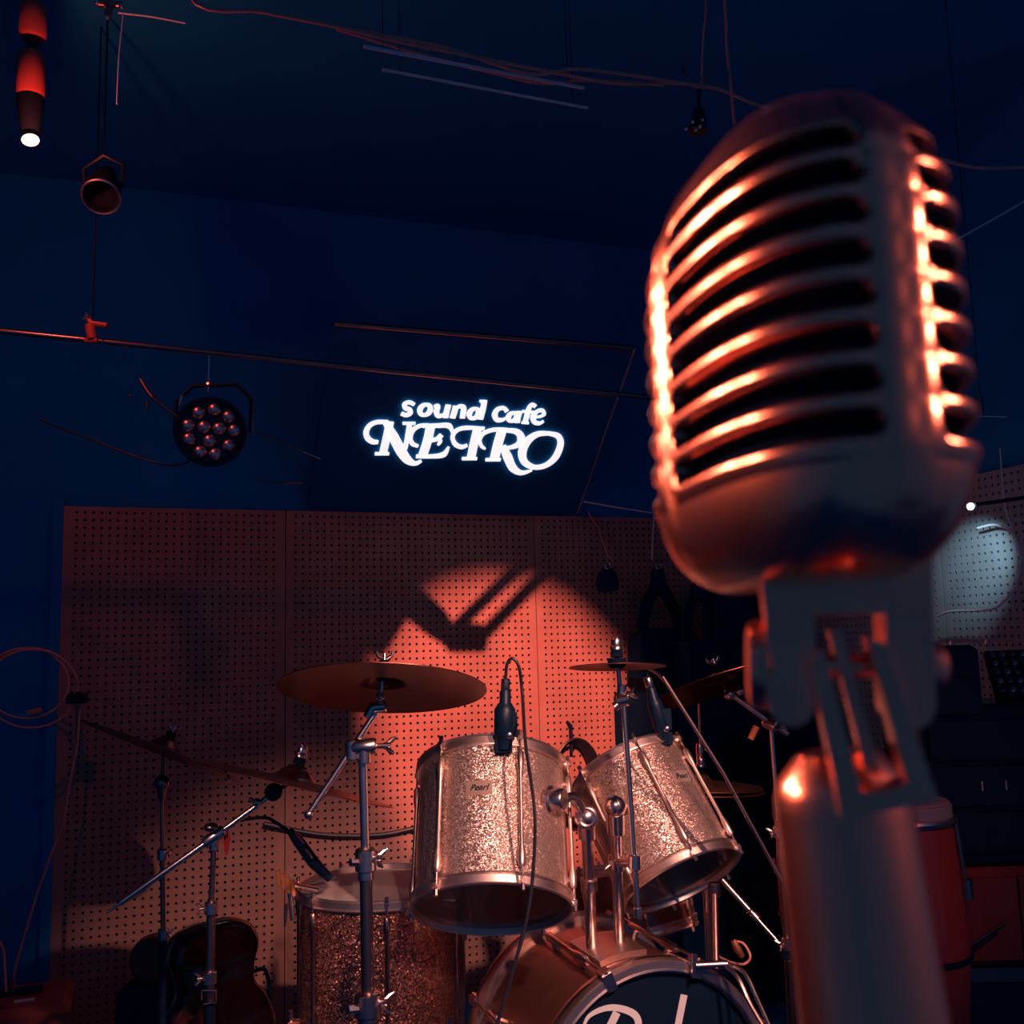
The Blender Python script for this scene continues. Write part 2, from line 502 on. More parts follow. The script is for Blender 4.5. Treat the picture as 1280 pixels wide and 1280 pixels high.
# swivel mount: plate bracket with a slot, facing the camera a little to the side
piv = at(1056, 832, D0 - 0.006)
fz = V((0.03, 0.0, 1)).normalized()
fx = V((0.975, -0.20, 0)).normalized()
FB = frame(piv, fz, fx)                       # local x: picture right, y: away, z: up
def arch(w, zt, zb, r, n=8):
    p = [(-w, zt), (-w, zb + r)]
    p += [(-w + r - r * math.cos(a), zb + r - r * math.sin(a)) for a in [math.pi / 2 * k / n for k in range(1, n + 1)]]
    p += [(w - r + r * math.sin(a), zb + r - r * math.cos(a)) for a in [math.pi / 2 * k / n for k in range(0, n + 1)]]
    return p + [(w, zt)]
XZ = Matrix(((1, 0, 0, 0), (0, 0, 1, 0), (0, 1, 0, 0), (0, 0, 0, 1)))   # prism x,y -> x,z
def plate(mb, poly, y0, y1):
    old = mb.M; mb.M = old @ XZ; mb.prism(poly, y0, y1); mb.M = old
bk = MB(FB)
for sx in (-1, 1):                               # two cheeks of the yoke, rounded below
    poly = [(0.0078 * sx + 0.0004, 0.0255), (0.0078 * sx + 0.0004, -0.008)]
    for k in range(0, 9):
        a = math.pi * k / 8
        xm = (0.0078 + 0.0185) / 2 * sx; rr = (0.0185 - 0.0078) / 2
        poly.append((xm - sx * rr * math.cos(a), -0.008 - 0.006 * math.sin(a)))
    poly.append((0.0185 * sx, 0.0255))
    if sx > 0: poly = poly[::-1]
    plate(bk, poly, -0.010, 0.010)
plate(bk, [(-0.0185, 0.012), (0.0185, 0.012), (0.0190, 0.026), (-0.0205, 0.030)], -0.0105, 0.0105)
bk.build('mount_bracket', 'micmetal', mic, angle=50)
KX = frame(piv, FB.to_3x3() @ V((-1, 0, 0)), fz)
kn = MB(KX); kn.lathe([(0.0, 0.0170), (0.0095, 0.0170), (0.0108, 0.0180), (0.0110, 0.0205), (0.0100, 0.0225), (0.007, 0.0230), (0.0, 0.0222)], 32)
kn.M = KX @ Matrix.Translation((0.0, 0, 0)); knob = kn.build('hinge_knob', 'micmetal', mic)
KR = frame(piv, FB.to_3x3() @ V((1, 0, 0)), fz)
MB(KR).lathe([(0.0, 0.0235), (0.003, 0.0232), (0.005, 0.0215), (0.0055, 0.019)], 24).build('hinge_screw', 'micmetal', mic)
# fork below the hinge, leaning with the stand
tz = V((-0.20, 0.0, 1)).normalized()
FT = frame(piv + fx * 0.0 , tz, fx)
fk = MB(FT)
for sx in (-1, 1):
    a, b = 0.0050 * sx, 0.0100 * sx
    poly = [(a, 0.006), (b * 0.85, 0.004), (0.0098 * sx, -0.020), (0.0106 * sx, -0.0315), (0.0, -0.0315), (0.0, -0.0275), (a, -0.0265)]
    if sx > 0: poly = poly[::-1]
    plate(fk, poly, -0.0155, -0.004)
fk.build('swivel_fork', 'micmetal', mic, angle=50)
tg = MB(FT); tg.box((0, 0.004, -0.009), (0.0030, 0.008, 0.036)); tg.M = FB; tg.tube([(-0.009, 0.003, 0.0), (0.009, 0.003, 0.0)], 0.0028, 12); tg.build('hinge_tongue', 'micmetal', mic)
# microphone stand
top = piv + tz * -0.022 + fx * -0.004 + V((0, 0.012, 0))
dirn = V((0.075, -0.004, -1)).normalized()
floor_pt = top + dirn * (top.z / -dirn.z)
st = thing('microphone_stand', 'copper tapered stand holding up the vintage microphone', 'microphone stand', (floor_pt.x, floor_pt.y, 0))
FS = frame(top, dirn)
MB(FS).lathe([(0.0, -0.001), (0.0095, 0.0), (0.0150, 0.006), (0.0163, 0.010), (0.0165, 0.014), (0.0170, 0.05), (0.0190, 0.12), (0.0180, 0.16), (0.012, 0.175), (0.0, 0.175)], 48).build('adapter_cone', 'micmetal', st)
MB().tube([top + dirn * 0.17, floor_pt + V((0, 0, 0.02))], 0.011, 20).build('pole', 'darkchrome', st)
MB(Matrix.Translation((floor_pt.x, floor_pt.y, 0))).lathe([(0.0, 0.035), (0.02, 0.033), (0.03, 0.024), (0.12, 0.012), (0.125, 0.0), (0, 0)], 48).build('round_base', 'black', st)

# ------------------------------------------------------------------ drums
def hoop_profile(R, z, up=1):
    return [(R, z - 0.010 * up), (R + 0.010, z - 0.010 * up), (R + 0.011, z - 0.007 * up), (R + 0.007, z - 0.004 * up), (R + 0.007, z + 0.010 * up),
            (R + 0.010, z + 0.013 * up), (R + 0.007, z + 0.016 * up), (R + 0.003, z + 0.014 * up), (R + 0.001, z)]
def lug_and_rod(t, Mx, R, L, a, matname, zin, long=True, hoopmat='chrome', lugw=1.0):
    c, s = math.cos(a), math.sin(a)
    mb = MB(Mx)
    rr = R + 0.010
    za, zb = zin, L - zin
    prof = [(0.0, 0.0045), (0.006, 0.0078), (0.03, 0.0078), (0.05, 0.0045)]
    pts, rad = [], []
    for dz, r in prof: pts.append((za + dz)); rad.append(r * lugw)
    for dz, r in prof[::-1]: pts.append((zb - dz)); rad.append(r * lugw)
    mb.tube([(rr * c, rr * s, z) for z in pts], rad, 10)
    for z in (za + 0.018, zb - 0.018):
        mb.tube([((R - 0.002) * c, (R - 0.002) * s, z), (rr * c, rr * s, z)], 0.007 * lugw, 8)
    lug = mb.build('lug', matname, t)
    for z0, z1 in ((-0.012, za + 0.004), (L + 0.012, zb - 0.004)):
        mb = MB(Mx)
        r1 = R + 0.0115
        mb.tube([(r1 * c, r1 * s, z0), (r1 * c, r1 * s, z1)], 0.0026, 8)
        sg = 1 if z0 > L / 2 else -1
        mb.tube([(r1 * c, r1 * s, z0), (r1 * c, r1 * s, z0 + 0.012 * sg)], 0.0048, 8)
        mb.tube([((R + 0.004) * c, (R + 0.004) * s, z0 - 0.006 * sg), ((R + 0.017) * c, (R + 0.017) * s, z0 - 0.006 * sg)], 0.006, 6)
        mb.build('tension_rod', 'chrome', t)
def badge(t, Mx, R, a, z, w=0.055, h=0.03):
    """curved name plate with small script lettering"""
    mb = MB(Mx)
    n = 6
    vs, fs = [], []
    for rr in (R + 0.0006, R + 0.0016):
        for k in range(n + 1):
            aa = a + (k / n - 0.5) * w / R
            for zz in (z - h / 2, z + h / 2): vs.append((rr * math.cos(aa), rr * math.sin(aa), zz))
    q = 2 * (n + 1)
    for k in range(n):
        fs.append((q + 2 * k, q + 2 * k + 2, q + 2 * k + 3, q + 2 * k + 1))
        fs += [(2 * k, q + 2 * k, q + 2 * k + 1 - 1 + 0, 2 * k)] if False else []
    fs += [(q, q + 1, 1, 0), (q + 2 * n + 1, q + 2 * n, 2 * n, 2 * n + 1)]
    for k in range(n):
        fs.append((2 * k, 2 * k + 2, q + 2 * k + 2, q + 2 * k))
        fs.append((2 * k + 1, q + 2 * k + 1, q + 2 * k + 3, 2 * k + 3))
    mb.add(vs, fs)
    b = mb.build('badge', 'cream', t, 'pale name plate')
    cu = bpy.data.curves.new('badge_text', 'FONT')
    cu.body, cu.size, cu.shear, cu.align_x, cu.align_y, cu.offset = 'Pearl', h * 0.62, 0.35, 'CENTER', 'CENTER', 0.0004
    tmp = bpy.data.objects.new('badge_text', cu)
    col.objects.link(tmp)
    bpy.context.view_layer.update()
    me = bpy.data.meshes.new_from_object(tmp.evaluated_get(bpy.context.evaluated_depsgraph_get()))
    bpy.data.objects.remove(tmp)
    mb = MB(Mx)
    vs = []
    for p in me.vertices:
        aa = a + p.co.x / R
        vs.append(((R + 0.0020) * math.cos(aa), (R + 0.0020) * math.sin(aa), z + p.co.y))
    mb.add(vs, [tuple(pp.vertices) for pp in me.polygons])
    mb.build('lettering', 'black', b, 'dark script lettering', smooth=False)

def drum(t, Mx, R, L, lug_angles, shell='sparkle', lugmat='chrome', bottom='headclear', top='headwhite', badge_at=None, zin=0.022, lugw=1.0):
    """drum along local z, bottom at 0"""
    MB(Mx).lathe([(R, 0.002), (R, L - 0.002), (R - 0.006, L), (R - 0.008, L - 0.004), (R - 0.008, 0.004), (R - 0.006, 0.0), (R, 0.002)], 64).build('shell', shell, t)
    MB(Mx).lathe(hoop_profile(R, 0.002, -1), 64, closed=True).build('lower_hoop', 'hoop', t)
    MB(Mx).lathe(hoop_profile(R, L - 0.002, 1), 64, closed=True).build('upper_hoop', 'hoop', t)
    MB(Mx).lathe([(0, -0.001), (R - 0.004, -0.001), (R + 0.002, 0.006)], 64).build('bottom_head', bottom, t)
    MB(Mx).lathe([(0, L + 0.001), (R - 0.004, L + 0.001), (R + 0.002, L - 0.006)], 64).build('top_head', top, t)
    for a in lug_angles: lug_and_rod(t, Mx, R, L, math.radians(a), 'hoop' if lugmat == 'chrome' else lugmat, zin, lugw=lugw)
    if badge_at: badge(t, Mx, R, math.radians(badge_at[0]), badge_at[1])

def drum_frame(bottom_centre, axis):
    """local x axis points to the picture's right, local -y to the camera; angles below are measured from there"""
    return frame(bottom_centre, axis, V((1, 0, 0)))
def ang(d):      # angle measured from the camera-facing side, positive to the right
    return -90 + d

# bass drum
BD_R, BD_L = 0.254, 0.40
bd_axis = S(0, 1, 0)                              # front -> back
bd_front = at(820, 1331, 2.19)
bd_front.z = 0.312
BDM = frame(bd_front, -bd_axis, V((CS, SN, 0)))   # local z to the audience, x along wall
bass = thing('bass_drum', 'bass drum with black front head and copper sparkle shell under the toms', 'drum', (bd_front.x, bd_front.y, 0))
MB(BDM).lathe([(BD_R, -BD_L), (BD_R, -0.03), (BD_R - 0.008, -0.03), (BD_R - 0.008, -BD_L)], 96, closed=True).build('shell', 'copperwrap', bass)
for nm, z in (('front_hoop', -0.012), ('rear_hoop', -BD_L)):
    MB(BDM).lathe([(BD_R - 0.006, z - 0.022), (BD_R + 0.012, z - 0.022), (BD_R + 0.016, z - 0.016), (BD_R + 0.016, z + 0.014), (BD_R + 0.012, z + 0.020), (BD_R - 0.004, z + 0.020), (BD_R - 0.008, z)], 96, closed=True).build(nm, 'hoop', bass)
    MB(BDM).lathe([(BD_R + 0.0165, z - 0.010), (BD_R + 0.0175, z - 0.004), (BD_R + 0.0165, z + 0.002)], 96).build('hoop_inlay', 'chrome', bass)
MB(BDM).ring(BD_R - 0.006, 0.006, 0.004, 96).build('head_rim', 'chrome', bass)
head = MB(BDM).lathe([(0, -0.004), (BD_R - 0.02, -0.004), (BD_R - 0.003, -0.010)], 96).build('front_head', 'blackhead', bass)
MB(BDM).lathe([(0, -BD_L - 0.02), (BD_R - 0.003, -BD_L - 0.018)], 64).build('rear_head', 'headwhite', bass)
for k in range(8):
    a = math.radians(90 + 22.5 + 45 * k)
    c, s = math.cos(a), math.sin(a)
    for z0, z1, zc in ((0.012, -0.10, 0.0), (-BD_L - 0.030, -BD_L + 0.095, -BD_L)):
        mb = MB(BDM); mb.tube([((BD_R + 0.024) * c, (BD_R + 0.024) * s, z0), ((BD_R + 0.024) * c, (BD_R + 0.024) * s, z1)], 0.0035, 8)
        mb.build('tension_rod', 'chrome', bass)
    mb = MB(BDM)
    mb.tube([((BD_R + 0.020) * c, (BD_R + 0.020) * s, z) for z in (-0.085, -0.10, -0.14, -0.17, -0.20, -0.24, -0.30, -0.315)], [0.006, 0.010, 0.010, 0.006, 0.006, 0.006, 0.010, 0.006], 10)
    for z in (-0.12, -0.28): mb.tube([((BD_R - 0.002) * c, (BD_R - 0.002) * s, z), ((BD_R + 0.02) * c, (BD_R + 0.02) * s, z)], 0.008, 8)
    mb.build('lug', 'chrome', bass)
    for zc, sg in ((-0.012, 1), (-BD_L, -1)):
        cl = MB(BDM)
        tx = V((-s, c, 0))
        for q in ((BD_R + 0.006, zc + 0.020 * sg + 0.002 * sg, 0.034, 0.006), (BD_R + 0.022, zc + 0.006 * sg, 0.010, 0.030)):
            Rm = Matrix(((c, -s, 0), (s, c, 0), (0, 0, 1)))
            cl.box((q[0] * c, q[0] * s, q[1]), (q[2], 0.022, q[3]), Rm)
        cl.build('claw', 'chrome', bass)
# lettering on the front head, upper half (P and l reach into the picture)
def strokes(mb, paths, z0, z1, n=6):
    """flat pen strokes: paths of ((x, y), ...) with widths, extruded"""
    for pts, wd in paths:
        P = [V((x, y, 0)) for x, y in pts]
        if not isinstance(wd, (list, tuple)): wd = [wd] * len(P)
        if len(P) > 2:
            q = spline(P, n)
            W = []
            for i in range(len(wd) - 1): W += [wd[i] + (wd[i + 1] - wd[i]) * k / n for k in range(n)]
            W.append(wd[-1])
        else: q, W = P, wd
        L_, R_ = [], []
        for i, p in enumerate(q):
            t = (q[min(i + 1, len(q) - 1)] - q[max(i - 1, 0)]).normalized()
            nn = V((-t.y, t.x, 0))
            L_.append(p + nn * W[i] / 2); R_.append(p - nn * W[i] / 2)
        N = len(q)
        vs = [(p.x, p.y, z1) for p in L_] + [(p.x, p.y, z1) for p in R_] + [(p.x, p.y, z0) for p in L_] + [(p.x, p.y, z0) for p in R_]
        fs = []
        for i in range(N - 1):
            fs += [(i, N + i, N + i + 1, i + 1), (2 * N + i, i, i + 1, 2 * N + i + 1), (N + i, 3 * N + i, 3 * N + i + 1, N + i + 1)]
        fs += [(0, 2 * N, 3 * N, N), (N - 1, 2 * N - 1, 4 * N - 1, 3 * N - 1)]
        mb.add(vs, fs)
inv_bd = BDM.inverted()
def bdp(px, py):
    p = inv_bd @ on_plane(px, py, bd_front, bd_axis)
    return (p.x, p.y)
K = 1 / 760.0
for nm, paths in (
    ('P', [([bdp(772, 1266), bdp(756, 1300), bdp(738, 1345)], 13 * K), ([bdp(728, 1290), bdp(738, 1270), bdp(765, 1260), bdp(793, 1268), bdp(798, 1286), bdp(780, 1306), bdp(752, 1310)], [4 * K, 6 * K, 9 * K, 11 * K, 12 * K, 8 * K, 3 * K])]),
    ('e', [([bdp(781, 1328), bdp(797, 1320), bdp(797, 1308), bdp(786, 1310), bdp(779, 1330), bdp(786, 1342), bdp(800, 1334)], 7 * K)]),
    ('a', [([bdp(824, 1310), bdp(810, 1312), bdp(803, 1330), bdp(810, 1341), bdp(821, 1328)], 7 * K), ([bdp(827, 1309), bdp(820, 1335), bdp(826, 1342)], 8 * K)]),
    ('r', [([bdp(834, 1310), bdp(827, 1342)], 8 * K), ([bdp(831, 1322), bdp(838, 1311), bdp(846, 1313)], 6 * K)]),
    ('l', [([bdp(856, 1244), bdp(848, 1285), bdp(838, 1342)], [12 * K, 12 * K, 12 * K])])):
    mb = MB(BDM)
    strokes(mb, paths, -0.004, -0.0025)
    mb.build('letter', 'white', head, 'white letter ' + nm, smooth=False)
for sx in (-1, 1):                                # spurs
    p0 = BDM @ V((sx * BD_R * 0.86, BD_R * -0.25, -0.14)); p1 = BDM @ V((sx * (BD_R + 0.10), 0, 0.02)); p1.z = 0.012
    mb = MB(); mb.tube([p0, p1], 0.008, 10); mb.sphere(p1, 0.011); mb.build('spur', 'chrome', bass)
# mount plate on the bass drum
mpx = BDM @ V((-0.05, BD_R, -0.17))
mb = MB(BDM)
n = 8
vs, fs = [], []
for rr in (BD_R + 0.001, BD_R + 0.014):
    for k in range(n + 1):
        a = math.radians(90 + 12 - 24 * k / n + 6)
        for z in (-0.235, -0.075): vs.append((rr * math.cos(a), rr * math.sin(a), z))
q = 2 * (n + 1)
for k in range(n):
    i = 2 * k
    fs += [(q + i, q + i + 2, q + i + 3, q + i + 1), (i, i + 1, i + 3, i + 2), (i, i + 2, q + i + 2, q + i), (i + 1, q + i + 1, q + i + 3, i + 3)]
fs += [(0, q, q + 1, 1), (2 * n, 2 * n + 1, q + 2 * n + 1, q + 2 * n)]
mb.add(vs, fs); mb.build('mount_plate', 'hoop', bass, angle=25)

# rack toms
T1R, T1L = 0.170, 0.288
t1_axis = (V((0.01, math.sin(math.radians(31)), math.cos(math.radians(31))))).normalized()
t1_c = at(615, 1131, 2.19)
tom1 = thing('rack_tom', 'larger silver sparkle rack tom with a clip-on microphone at its rim', 'drum', t1_c)
drum(tom1, drum_frame(t1_c, t1_axis), T1R - 0.011, T1L, [ang(d) for d in (-98, -38, 22, 82, 142, 202)], badge_at=(ang(-8), 0.185))
T2R, T2L = 0.149, 0.275
t2_axis = V((-0.345, 0.50, 0.80)).normalized()
t2_c = at(851, 1096, 2.42)
tom2 = thing('rack_tom', 'smaller silver sparkle rack tom tilted beside the splash cymbal rod', 'drum', t2_c)
drum(tom2, drum_frame(t2_c, t2_axis), T2R - 0.011, T2L, [ang(d) for d in (-57, 3, 63, 123, 183, 243)], badge_at=(ang(34), 0.175, ))
# floor tom
ft_c = at(478, 1108, 2.62); ft_top = ft_c.z
FTL = 0.40
ft_c = V((ft_c.x, ft_c.y, ft_top - FTL))
ftom = thing('floor_tom', 'sparkle floor tom, coloured dark for weaker light, behind the boom cymbal stand', 'drum', (ft_c.x, ft_c.y, 0))
FTM = drum_frame(ft_c, V((0, 0, 1)))
drum(ftom, FTM, 0.200, FTL, [ang(d) for d in (-94, -42, 10, 62, 114, 166, 218)], shell='sparkle_dimmed', top='headwhite', lugmat='darkchrome')
for d in (-70, 50, 170):
    a = math.radians(ang(d))
    c, s = math.cos(a), math.sin(a)
    mb = MB(FTM)
    mb.tube([(0.222 * c, 0.222 * s, 0.14), (0.222 * c, 0.222 * s, -ft_c.z + 0.06), (0.25 * c, 0.25 * s, -ft_c.z + 0.012)], 0.006, 8)
    mb.sphere((0.25 * c, 0.25 * s, -ft_c.z + 0.013), 0.013)
    mb.box((0.212 * c, 0.212 * s, 0.10), (0.03, 0.03, 0.035))
    mb.build('leg', 'chrome', ftom)
# snare drum
sn_axis = V((-0.16, 0.20, 1)).normalized()
sn_c = at(786, 1163, 2.86)
snare = thing('snare_drum', 'copper snare drum half hidden under the smaller rack tom', 'drum', (sn_c.x, sn_c.y, 0))
drum(snare, drum_frame(sn_c, sn_axis), 0.178, 0.16, [ang(d) for d in (-80, -35, 10, 55, 100, 145, 190, 235)], shell='copperwrap', zin=0.03, lugw=0.8)
mb = MB()
mb.tube([(sn_c.x, sn_c.y, sn_c.z - 0.06), (sn_c.x, sn_c.y, 0.1)], 0.012, 12)
for k in range(3):
    a = 2.1 * k + 0.4
    mb.tube([(sn_c.x, sn_c.y, 0.16), (sn_c.x + 0.2 * math.cos(a), sn_c.y + 0.2 * math.sin(a), 0.012)], 0.007, 8)
    p = drum_frame(sn_c, sn_axis) @ V((0.175 * math.cos(a), 0.175 * math.sin(a), -0.018))
    mb.tube([(sn_c.x, sn_c.y, sn_c.z - 0.06), p, p + sn_axis * 0.03], 0.006, 8)
mb.build('snare_stand', 'chrome', snare)

# tom holders on the bass drum
def collar(mb, p, d, r, h):
    d = V(d).normalized()
    mb.tube([p - d * h / 2, p - d * h * 0.42, p + d * h * 0.42, p + d * h / 2], [r * 0.8, r, r, r * 0.8], 14)
def wing(mb, p, axis, size):
    """wing nut: hub and two blades"""
    axis = V(axis).normalized(); s = axis.orthogonal().normalized()
    mb.tube([p - axis * size * 0.3, p + axis * size * 0.45], size * 0.35, 10)
    for sg in (-1, 1):
        mb.tube([p + s * sg * size * 0.2, p + s * sg * size * 0.75 + axis * size * 0.45, p + s * sg * size * 1.05 + axis * size * 0.85], [size * 0.25, size * 0.26, size * 0.12], 8)
h1b, h1t = at(740, 1188, 2.32), at(733, 1022, 2.25)
hold1 = thing('tom_holder', 'chrome tom holder post with its ball joint gripping the larger tom', 'drum hardware', h1b)
mb = MB(); mb.tube([h1b, h1t], 0.0125, 16); mb.build('post', 'chrome', hold1)
for q_, r_, l_ in ((0.50, 0.018, 0.03), (0.9, 0.019, 0.035)):
    mb = MB(); collar(mb, h1b + (h1t - h1b) * q_, h1t - h1b, r_, l_); mb.build('memory_collar', 'chrome', hold1)
mb = MB(); mb.sphere(h1t, 0.026, 20); mb.M = frame(h1t, V((0, -1, 0.15))); mb.ring(0.018, 0.005, 0.018, 24); mb.build('ball_joint', 'chrome', hold1)
arm_end = at(694, 1000, 2.19)
mb = MB(); mb.tube([h1t, at(716, 996, 2.22), arm_end], 0.0115, 14); mb.build('arm', 'chrome', hold1)
mb = MB(frame(arm_end, V((-0.85, 0.45, -0.1)))); mb.lathe([(0, -0.022), (0.02, -0.022), (0.023, -0.018), (0.023, 0.004), (0.03, 0.008), (0.03, 0.016), (0.0, 0.016)], 24); mb.build('tom_bracket', 'chrome', hold1)
h2b, h2t = at(775, 1188, 2.33), at(769, 1008, 2.28)
hold2 = thing('tom_holder', 'chrome tom holder post with a clamp carrying the splash cymbal rod', 'drum hardware', h2b)
mb = MB(); mb.tube([h2b, h2t], 0.0115, 16); mb.build('post', 'chrome', hold2)
mb = MB(); collar(mb, h2b + (h2t - h2b) * 0.88, h2t - h2b, 0.019, 0.05); mb.sphere(h2t, 0.024, 20); mb.build('ball_joint', 'chrome', hold2)
e2 = at(797, 1000, 2.40)
mb = MB(); mb.tube([h2t, e2], 0.011, 12); mb.build('arm', 'chrome', hold2)
cl2, cl3 = at(771, 1078, 2.305), at(793, 1078, 2.20)
mb = MB(); collar(mb, cl2, h2t - h2b, 0.018, 0.035); mb.tube([cl2, cl3], 0.011, 12); collar(mb, cl3, V((0.1, 0, 1)), 0.013, 0.03); wing(mb, cl2 + V((-0.012, -0.022, 0.004)), V((-0.35, -1, 0.1)), 0.016); mb.build('clamp', 'chrome', hold2)

# ------------------------------------------------------------------ cymbals and stands
def cymbal(name, label, c, nrm, R, matname='bronze', bell=0.13, top_felt=True, group=None, nut='wing', underfelt=True, rivets=0, bow=0.075):
    """bowed disc with bell, hung at c with its upper side along nrm"""
    t = thing(name, label, 'cymbal', c, group)
    Fm = frame(c, nrm)
    prof = []
    rb = R * 0.2
    hb = bell * R
    N = 22
    def hgt(r):
        b = bow * R * (1 - (r / R) ** 1.6)
        if r < rb: b += hb * (1 - (r / rb) ** 2.2)
        return b
    rsx = [R * (k / N) for k in range(N + 1)]
    up = [(max(r, 0.004), hgt(r) - hgt(0.004)) for r in rsx]
    dn = [(r, z - 0.0016) for r, z in up][::-1]
    MB(Fm).lathe(up + dn, 72, closed=True).build('disc', matname, t)
    mb = MB(Fm)
    mb.lathe([(0, 0.016), (0.010, 0.016), (0.0135, 0.012), (0.0135, 0.001), (0.0, 0.001)], 20)
    mb.build('felt', 'felt', t)
    if underfelt:
        mb = MB(Fm); mb.lathe([(0, -0.002), (0.020, -0.002), (0.020, -0.016), (0.013, -0.022), (0, -0.022)], 20); mb.build('felt', 'felt', t)
    mb = MB(Fm)
    if nut == 'wing':
        mb.lathe([(0, 0.032), (0.0045, 0.031), (0.0045, 0.016), (0, 0.016)], 12)
        for sg in (-1, 1): mb.tube([(sg * 0.004, 0, 0.020), (sg * 0.013, 0, 0.026), (sg * 0.017, 0, 0.036)], [0.0035, 0.004, 0.0025], 8)
    else:
        mb.lathe([(0, 0.044), (0.008, 0.043), (0.012, 0.036), (0.011, 0.026), (0.014, 0.022), (0.014, 0.016), (0, 0.016)], 20)
    mb.build('nut', 'chrome', t)
    if rivets:
        for k in range(rivets):
            a = 2 * math.pi * k / rivets
            r = R * 0.86
            mb = MB(Fm)
            mb.sphere((r * math.cos(a), r * math.sin(a), hgt(r) - hgt(0.004) - 0.003), 0.004, 8)
            mb.build('rivet', 'chrome', t)
    return t, Fm
def tripod(mb, base, h=0.32, spread=0.3, rot=0.3):
    for k in range(3):
        a = rot + 2.094 * k
        foot = V((base.x + spread * math.cos(a), base.y + spread * math.sin(a), 0.014))
        mb.tube([V((base.x, base.y, h)), foot], 0.008, 8)
        mb.tube([V((base.x, base.y, 0.10)), V((base.x, base.y, h)).lerp(foot, 0.5)], 0.005, 6)
        mb.sphere(foot, 0.014, 10)

# crash on boom stand
c1 = at(480, 836, 2.08)
n1 = V((0.02, 0.29, 1)).normalized()
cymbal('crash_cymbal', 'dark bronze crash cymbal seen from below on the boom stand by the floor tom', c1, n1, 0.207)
b0 = at(460, 1275, 2.08)
bt = at(453, 940, 2.08)
bs_base = V((b0.x, b0.y, 0))
bs = thing('boom_stand', 'chrome boom cymbal stand standing in front of the floor tom', 'cymbal stand', bs_base)
pA = at(457, 1075, 2.08); pB = at(460, 1255, 2.08)
mb = MB(); mb.tube([bt, pA], 0.0088, 14); mb.build('upper_tube', 'chrome', bs)
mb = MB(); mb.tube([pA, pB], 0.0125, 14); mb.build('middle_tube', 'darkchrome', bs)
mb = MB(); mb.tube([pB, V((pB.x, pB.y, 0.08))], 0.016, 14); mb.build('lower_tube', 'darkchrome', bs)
for p, r in ((pA, 0.021), (pB, 0.027)):
    mb = MB(); collar(mb, p, V((0, 0, 1)), r, 0.045); collar(mb, p + V((0, 0, -0.028)), V((0, 0, 1)), r * 0.75, 0.02)
    mb.tube([p + V((-0.6 * r, -r, 0)), p + V((-1.2 * r, -r * 1.4, 0.002))], 0.008, 8)
    cl = mb.build('height_clamp', 'chrome', bs)
    mb = MB(); wing(mb, p + V((1.15 * r, -0.008, 0.004)), V((1, -0.3, 0.1)), 0.020); mb.build('wing_nut', 'chrome', cl)
tl = at(455, 933, 2.07)
mb = MB(); collar(mb, tl, V((1, 0, 0.02)), 0.016, 0.05); collar(mb, tl + V((0.0, 0, -0.018)), V((0, 0, 1)), 0.014, 0.03); collar(mb, tl + V((-0.024, 0, -0.006)), V((0, 0, 1)), 0.014, 0.04); mb.tube([tl, tl + V((0.045, 0, 0))], 0.005, 8)
tilt = mb.build('tilter', 'chrome', bs)
mb = MB(); wing(mb, tl + V((0.045, 0, 0)), V((1, 0, 0)), 0.02); mb.build('wing_nut', 'chrome', tilt)
arm0, arm1 = at(386, 1018, 2.04), at(474, 884, 2.09)
mb = MB(); mb.tube([arm0, arm1], 0.0065, 12); mb.sphere(arm0, 0.0095); mb.build('boom_arm', 'chrome', bs)
mb = MB(); collar(mb, arm1, V((1, 0, 0.1)), 0.012, 0.03); collar(mb, arm1 + V((-0.016, 0, -0.008)), V((-0.5, 0, -0.8)), 0.011, 0.03); mb.tube([arm1, c1 + n1 * 0.03], 0.004, 8); collar(mb, arm1 + (c1 - arm1) * 0.3, n1, 0.009, 0.012); mb.build('cymbal_tilter', 'chrome', bs)
mb = MB(); tripod(mb, V((bs_base.x, bs_base.y, 0)), 0.30, 0.28); mb.build('tripod_base', 'chrome', bs)

# splash on rod clamped to the tom holder
c2 = at(771, 822, 2.20)
n2 = V((0.02, 0.0, 1)).normalized()
cymbal('splash_cymbal', 'small splash cymbal on a thin rod above the smaller tom', c2, V((0.01, 0.10, 1)), 0.103, nut='dome', bow=0.06)
j2 = at(779, 875, 2.20); e3 = at(797, 1135, 2.20)
sp = thing('splash_cymbal_mount', 'thin chrome rod clamped to the tom holder, carrying the splash cymbal', 'cymbal arm', e3)
mb = MB(); mb.tube([j2, e3], 0.0062, 12); mb.tube([e3, e3 + (e3 - j2).normalized() * 0.02], 0.009, 10); mb.build('rod', 'chrome', sp)
mb = MB(); mb.tube([at(776, 872, 2.20), at(773, 838, 2.20)], [0.0055, 0.0045], 10); mb.tube([c2 + V((0, 0, -0.02)), at(773, 838, 2.20)], 0.0035, 8); mb.build('spindle', 'chrome', sp)
mb = MB(); collar(mb, j2, V((1, -0.3, 0.2)), 0.014, 0.026); collar(mb, at(777, 862, 2.20), V((0.1, 0, 1)), 0.010, 0.02); mb.tube([j2, at(768, 884, 2.2)], [0.008, 0.010], 10); mb.build('tilter', 'chrome', sp)
mb = MB(); wing(mb, at(789, 868, 2.2), V((1, -0.2, 0.4)), 0.014); mb.build('wing_nut', 'chrome', sp)

